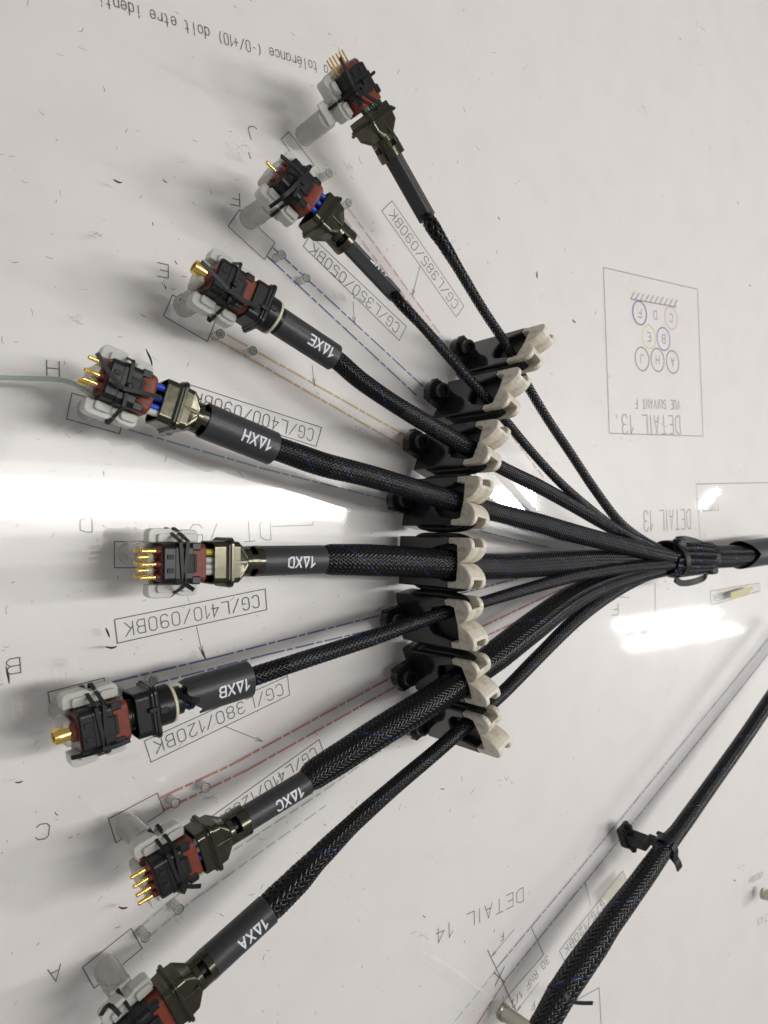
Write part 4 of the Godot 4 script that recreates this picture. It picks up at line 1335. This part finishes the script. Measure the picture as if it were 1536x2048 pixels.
# ---------------------------------------------------------------- the separate cable at the lower right
func right_cable() -> void:
	var t := thing("braided_cable", "separate thick braided cable crossing the lower corner beside the fan", "cable", at(1330, 1690, TOP / H))
	var pts := []
	for q in [[1040, 2130, 50], [1089, 2048, 52], [1121, 1991, 54], [1160, 1932, 54], [1186, 1895, 52], [1222, 1842, 46], [1281, 1763, 40], [1330, 1694, 35], [1358, 1659, 30], [1420, 1572, 27], [1491, 1472, 26], [1536, 1405, 25.5], [1640, 1255, 24]]:
		pts.append([at(q[0], q[1], 0.10), q[2] * mm_per_px(q[0], q[1], 0.10)])
	cable(t, pts, 16, 16, true, M.strand, 0.74, 0.0, M.dim_screen)
	# tie low on the cable
	var o := at(1120, 1990, 0.10)
	var ax := (at(1160, 1932, 0.10) - at(1089, 2048, 0.10)).normalized()
	var f := Transform3D(Basis(ax, Vector3.UP, ax.cross(Vector3.UP)), o)
	var g := thing("cable_tie", "black cable tie round the separate cable at the bottom edge", "cable tie", Vector3(o.x, TOP, o.z))
	var b := Mb.new()
	var r := 25.5 * mm_per_px(1120, 1990, 0.10)
	lathe(b, f, [[-1.5, r - 1.0], [-1.5, r + 0.6], [1.5, r + 0.6], [1.5, r - 1.0]], 32)
	put("tie_loop", b, M.tie, g)
	var b2 := Mb.new()
	strap(b2, smooth_path([at(1137, 1999, 0.10), at(1146, 2004, 0.10), at(1165, 2006, 0.10), at(1185, 2006, 0.10)], 2.0), 2.6, 1.0)
	put("tie_tail", b2, M.tie, g)
	# standing clip that carries the cable
	var c := at(1240, 1668, TOP / H)
	var cc := at(1330, 1690, 0.10)
	var cd := (at(1380, 1618, 0.10) - at(1275, 1752, 0.10)).normalized()
	var k := thing("standing_cable_clip", "black standing cable clip with side bolts carrying the separate cable", "cable clip", c)
	var w := Vector3(cc.x - c.x, 0, cc.z - c.z)
	var turn := Transform3D(Basis(cd, Vector3.UP, cd.cross(Vector3.UP)), Vector3(lerpf(c.x, cc.x, 0.15), TOP, lerpf(c.z, cc.z, 0.15)))
	var bl := Mb.new()
	box(bl, turn, Vector3(0, 4, 0), Vector3(13, 8, 18), 1.0)
	box(bl, turn, Vector3(0, 15, 0), Vector3(9.5, 20, 11), 0.8)
	put("post", bl, M.black_matte, k)
	for s in [-1.0, 1.0]:
		var n := Mb.new()
		var side := Transform3D(turn.basis * Basis(Vector3(0, 1, 0), PI / 2 * s), turn * Vector3(0, 8, 0))
		lathe(n, side, [[7.0, 4.6], [10.5, 4.6], [10.6, 2.6], [15.0, 2.6]], 6)
		put("side_bolt", n, M.black, k)
	var rg := Mb.new()
	var rr_ := 15.5 * mm_per_px(1330, 1690, 0.10)
	var fr := Transform3D(Basis(cd, Vector3.UP, cd.cross(Vector3.UP)), cc)
	var loop := PackedVector3Array()
	for i in 25:
		var a := -2.35 + 4.9 * i / 24.0
		loop.append(fr * Vector3(0, -(rr_ + 1.2) * cos(a + 0.0), (rr_ + 1.2) * sin(a)))
	strap(rg, loop, 6.5, 1.8, Vector3.UP, false, cd)
	put("cable_cradle", rg, M.black, k)
	var ar := Mb.new()
	box(ar, fr, Vector3(0, -rr_ - 5.0, 0), Vector3(7.0, 9.0, 7.0), 0.8)
	box(ar, fr, Vector3(6.0, -rr_ + 0.5, -rr_ * 0.6), Vector3(4.0, 8.0, 3.0), 0.8)
	put("arm", ar, M.black_matte, k)
	var sp := Mb.new()
	strap(sp, smooth_path([fr * Vector3(0, rr_ * 0.4, rr_ + 1.0), fr * Vector3(0, rr_ * 0.9, rr_ + 5.0), fr * Vector3(0, rr_ * 1.2, rr_ + 9.0), fr * Vector3(0, rr_ * 1.2, rr_ + 15.0)], 2.0), 7.0, 1.6, Vector3.UP, false, cd)
	strap(sp, smooth_path([fr * Vector3(0, rr_ + 1.2, -3.0), fr * Vector3(0, rr_ + 2.6, rr_ * 0.5), fr * Vector3(0, rr_ + 0.6, rr_ + 4.0), fr * Vector3(0, rr_ + 1.5, rr_ + 8.0)], 2.0), 6.0, 1.5, Vector3.UP, false, cd)
	put("release_tab", sp, M.black, k)

# ---------------------------------------------------------------- small things
func small_things() -> void:
	# metal pins in the board
	for p in [[1003, 2022, 0.2, "round metal board pin standing at the bottom edge beside the cable"], [1524, 1786, 0.05, "small metal board pin standing at the right edge"]]:
		var c := at(p[0], p[1], TOP / H)
		var t := thing("metal_pin", p[3], "metal pin", c, 0.0, "metal pins in the board")
		var up := Transform3D(Basis(Vector3(0, 1, 0), Vector3(-1, 0, 0), Vector3(0, 0, 1)), c)
		var b := Mb.new()
		var h: float = p[2] * H
		lathe(b, up, [[0, 5.6], [0.4, 6.2], [1.6, 6.2], [1.8, 5.7], [2.3, 5.7], [2.5, 6.2], [3.6, 6.2], [3.9, 5.5], [h - 1, 5.5], [h, 4.6]], 32)
		put("pin_body", b, M.nickel, t)
	# clear plugs in the cover
	var where := [["blue wire connector, nearer the outline F", 563, 510], ["blue dashed lines, right of the outline F", 612, 556], ["orange dashed lines by outline E", 440, 668], ["orange dashed lines right of outline E", 505, 702], ["thin cable's peg, above the pink dashed line", 657, 347], ["pink dashed line's upper end", 697, 406], ["cyan dashed line by connector H", 337, 861], ["blue dashed line by connector B", 238, 1383], ["blue dashed lines under code L410", 307, 1360], ["red dashed lines' lower end by outline C", 350, 1606], ["red dashed lines right of outline C", 411, 1575], ["green dashed lines by outline A", 291, 1873], ["green dashed lines below connector C", 357, 1818]]
	for q in where:
		var c := at(q[1], q[2], TOP / H)
		var t := thing("clear_plug", "small round clear plug on the " + q[0], "plug", c, 0.0, "clear plugs in the cover")
		var up := Transform3D(Basis(Vector3(0, 1, 0), Vector3(-1, 0, 0), Vector3(0, 0, 1)), c)
		var b := Mb.new()
		lathe(b, up, [[0.05, 2.7], [0.5, 2.7], [0.8, 2.4], [0.8, 1.8], [0.3, 1.7]], 24, false, false)
		put("plug_rim", b, M.milky, t)
		var f := Mb.new()
		lathe(f, up, [[0.1, 1.7], [0.3, 1.7]], 18)
		put("plug_face", f, M.tape_tan if rng.randf() < 0.3 else M.clear_tube, t)
		var wall := Mb.new()
		var down := Transform3D(up.basis, c - Vector3(0, TOP - 0.4, 0))
		lathe(wall, down, [[0, 2.5], [TOP - 0.6, 2.5]], 24, false, false)
		lathe(wall, down, [[0, 1.9], [0.01, 2.5]], 24, false, false)
		put("hole_wall", wall, M.hole_wall, t)
		var dirt := Mb.new()
		for k in 9:
			var a := rng.randf() * TAU
			var l := rng.randf_range(0.5, 2.2)
			var pa := PackedVector3Array()
			for i in 4:
				var w := a + l * i / 3.0
				pa.append(up * Vector3(0.82, 2.5 * cos(w), 2.5 * sin(w)))
			tube(dirt, pa, rng.randf_range(0.1, 0.28), 4, false)
		put("grime_ring", dirt, M.shaving, t)
	# clear tube that comes in from the edge
	var tb := thing("clear_tube", "thin greenish clear tube running in from the edge to connector H", "tube", at(60, 756, TOP / H))
	var b := Mb.new()
	tube(b, smooth_path([at(-60, 752, 0.05), at(0, 755, 0.055), at(60, 757, 0.06), at(115, 759, 0.07), at(145, 766, 0.085), at(170, 782, 0.1), at(196, 800, 0.105)], 2.0), 1.2, 12)
	put("tube_wall", b, M.clear_tube, tb)
	# yellow tape on the printed code by the trunk, tan tape on the lower code
	for p in [["piece of yellowed tape stuck on the code below the trunk", [[1461, 1185], [1505, 1172], [1500, 1186], [1463, 1200]], "tape_yellow"], ["tan tape patch on the code beside the separate cable", [[1205, 1790], [1246, 1741], [1255, 1762], [1216, 1812]], "tape_tan"]]:
		var t := thing("tape_piece", p[0], "tape", at(p[1][0][0], p[1][0][1], TOP / H))
		var ps := []
		for q in p[1]:
			ps.append(at(q[0], q[1], TOP / H))
		var m := Mb.new()
		var lift := Vector3(0, 0.25, 0)
		m.face([ps[0] + lift, ps[1] + lift, ps[2] + lift, ps[3] + lift], Vector3.UP)
		for i in 4:
			var k := (i + 1) % 4
			m.face([ps[i], ps[k], ps[k] + lift, ps[i] + lift], (ps[k] - ps[i]).cross(Vector3.UP).normalized())
		put("tape_film", m, M[p[2]], t)
	# larger shavings one can point at
	for q in [[235, 362, 17, 0.1, "thin black shaving in the upper left, above the other specks"], [330, 362, 10, 0.5, "black speck left of the connector with blue wires"], [306, 448, 8, 1.4, "tiny upright black sliver left of printed letter F"], [352, 525, 9, 0.8, "curved black shaving just above the coaxial connector E"], [330, 574, 10, 1.2, "black chip under printed letter E"],
		[998, 436, 8, 0.7, "black speck right of the topmost cable, level with its grey sleeve"], [945, 598, 8, 0.3, "black speck between code L385 and the topmost cable"], [1074, 550, 14, 1.5, "grey-black sliver left of the detail 13 frame, highest one"], [1148, 642, 12, 0.4, "black shaving left of the circles in the detail 13 frame"], [1500, 570, 7, 0.2, "black speck right of the detail 13 frame"],
		[770, 1576, 11, 0.9, "black chip on the white area below cable A, left one of two"], [885, 1577, 10, 0.2, "black chip on the white area below cable A, right one of two"], [848, 1833, 9, 0.8, "black chip left of the printed title detail 14"], [408, 1309, 22, 1.2, "dark chip at the arrow tip under code L410"], [38, 1563, 14, 0.05, "straight black shaving left of connector B, above letter C"], [246, 1814, 19, 0.35, "thick black shaving below the pins of connector C"],
		[15, 1350, 34, 1.4, "long black bristle beside printed letter B"], [215, 1265, 20, 1.2, "slanted black bristle at the left end of code L410"], [222, 1293, 22, 0.05, "level black bristle below the left end of code L410"], [1469, 1760, 9, 0.5, "black chip right of the separate cable's clip"], [113, 1627, 10, 0.9, "black sliver above and right of printed letter C"], [298, 715, 34, 1.2, "long curved black bristle above connector H"]]:
		var c := at(q[0], q[1], (TOP + 0.3) / H)
		var s: float = mm_per_px(q[0], q[1], 0.0) * q[2]
		var m := Mb.new()
		var a: float = q[3]
		var ps := [c + Vector3(-cos(a) * s / 2, 0, -sin(a) * s / 2), c + Vector3(rng.randf_range(-0.1, 0.1) * s, rng.randf() * 0.3, 0.12 * s), c + Vector3(cos(a) * s / 2, 0.2, sin(a) * s / 2)]
		var path := smooth_path(ps, 0.6)
		var rad := PackedFloat32Array()
		for i in path.size():
			rad.append(clampf(s * 0.11, 0.25, 0.6) * (0.35 + 0.65 * sin(PI * (i + 0.5) / path.size())))
		tube(m, path, rad, 6)
		metas(put("plastic_shaving", m, M.shaving), q[4], "shaving", "black plastic shavings on the cover")
	for q in [[500, 311, 12, 1.3], [708, 590, 14, 1.2], [275, 716, 1, 0]]:
		if q[2] < 2: continue
		var c := at(q[0], q[1], (TOP + 0.7) / H)
		var s: float = mm_per_px(q[0], q[1], 0.0) * q[2]
		var m := Mb.new()
		var dd := Vector3(cos(q[3]), 0, sin(q[3]))
		lathe(m, Transform3D(Basis(dd, Vector3.UP, dd.cross(Vector3.UP)), c - dd * s / 2), [[0, 0.5], [0.0, 0.75], [s, 0.75], [s, 0.5]], 10)
		metas(put("wire_offcut", m, M.wire_white), "short white wire insulation offcut " + ("lying below printed letter J" if q[0] == 500 else "lying on the printed code L350"), "offcut")
	# fine crumbs and hairs nobody could count
	var dark := Mb.new()
	var pale := Mb.new()
	for i in 640:
		var px := rng.randf_range(-20, 1560)
		var py := rng.randf_range(-20, 2070)
		if px > 700 and rng.randf() < 0.25:
			continue
		var c := at(px, py, (TOP + 0.12) / H)
		var l := absf(rng.randfn(0.0, 1.1)) + 0.25
		var a := rng.randf() * TAU
		var dd := Vector3(cos(a), 0, sin(a)) * l
		var bend := Vector3(-sin(a), 0, cos(a)) * l * rng.randf_range(-0.45, 0.45)
		var r := rng.randf_range(0.06, 0.17)
		tube(dark if rng.randf() < 0.6 else pale, PackedVector3Array([c - dd, c - dd * 0.3 + bend * 0.8, c + dd * 0.4 + bend, c + dd * 0.9]), [r * 0.6, r, r, r * 0.5], 5)
	for i in 160:       # the gritty patch between connectors D and H
		var c := at(rng.randfn(300, 55), rng.randfn(1048, 12), (TOP + 0.1) / H)
		ball(dark, c, rng.randf_range(0.06, 0.2), 2)
	metas(put("black_crumbs", dark, M.shaving), "fine black crumbs and hairs scattered over the clear cover", "crumbs", "", "stuff")
	metas(put("grey_dust", pale, M.dust), "fine grey dust and fibres scattered over the clear cover", "dust", "", "stuff")
	# greasy smears and scuffed spots on the cover, most of them near the pegs and plugs
	var sme := Mb.new()
	var spots := [[910, 487, 14], [1322, 846, 12], [1340, 1170, 9], [655, 340, 9], [700, 330, 8], [480, 300, 10], [505, 585, 9], [1480, 1730, 8], [715, 860, 7], [1195, 1190, 8], [840, 1870, 8], [1410, 60, 12], [1290, 220, 9], [590, 660, 8], [195, 470, 8], [300, 1390, 9], [420, 1600, 8], [350, 1830, 8], [150, 640, 7], [1010, 1560, 9]]
	for q in spots:
		for e in 7:
			var c := at(q[0] + rng.randfn(0, q[2]), q[1] + rng.randfn(0, q[2] * 0.6), (TOP + 0.07) / H)
			var a := rng.randfn(0.3, 0.5)
			var l := rng.randf_range(0.8, 4.2)
			var w := rng.randf_range(0.25, 0.9)
			var ring := []
			for i in 9:
				var t := TAU * i / 9.0
				var k := rng.randf_range(0.6, 1.2)
				var x := cos(t) * l * k
				var y := sin(t) * w * k
				ring.append(Vector3(c.x + x * cos(a) - y * sin(a), TOP + 0.07 + 0.002 * e, c.z + x * sin(a) + y * cos(a)))
			sme.face(ring, Vector3.UP)
	metas(put("cover_smears", sme, M.smear), "faint grey smears and scuffed spots on the clear cover", "smears", "", "stuff")
	var scr := Mb.new()
	var lines := [[[118, 858], [160, 836]], [[120, 861], [150, 846]], [[270, 720], [300, 700]], [[415, 512], [460, 482]], [[184, 1616], [216, 1642]], [[187, 1616], [219, 1646]], [[0, 905], [40, 850]], [[0, 930], [30, 862]], [[8, 928], [38, 856]], [[22, 1400], [28, 1440]], [[30, 1398], [36, 1436]], [[36, 1402], [44, 1432]], [[26, 1408], [46, 1406]], [[122, 1324], [150, 1316]], [[128, 1332], [156, 1326]], [[138, 1318], [142, 1338]], [[150, 1320], [148, 1338]], [[250, 1525], [290, 1512]], [[262, 1530], [305, 1515]], [[190, 1770], [235, 1738]], [[205, 1775], [240, 1748]], [[840, 1900], [885, 1930]], [[838, 1912], [875, 1940]], [[910, 1942], [980, 1995]], [[690, 1265], [700, 1300]]]
	for k in 130:
		var p0_ := [rng.randf_range(0, 1536), rng.randf_range(0, 2048)]
		var l_ := rng.randf_range(6, 60)
		var a_ := rng.randfn(0.35, 0.25)
		lines.append([p0_, [p0_[0] + l_ * cos(a_), p0_[1] + l_ * sin(a_)]])
	for k in 120:
		var p := [rng.randf_range(0, 700), rng.randfn(900, 60)]
		var l := rng.randf_range(3, 26)
		var a := rng.randf_range(-1.8, 0.4)
		lines.append([p, [p[0] + l * cos(a), p[1] + l * sin(a)]])
	for l in lines:
		var w := rng.randf_range(0.04, 0.12) if lines.find(l) > 24 else rng.randf_range(0.18, 0.4)
		var p0 := at(l[0][0], l[0][1], (TOP + 0.05) / H)
		var p1 := at(l[1][0], l[1][1], (TOP + 0.05) / H)
		flat_line(scr, [p0, p0.lerp(p1, 0.5) + Vector3(0.3, 0, 0.3), p1], w, TOP + 0.05)
	metas(put("cover_scratches", scr, M.scratch), "fine white scratches in the clear cover", "scratches", "", "stuff")
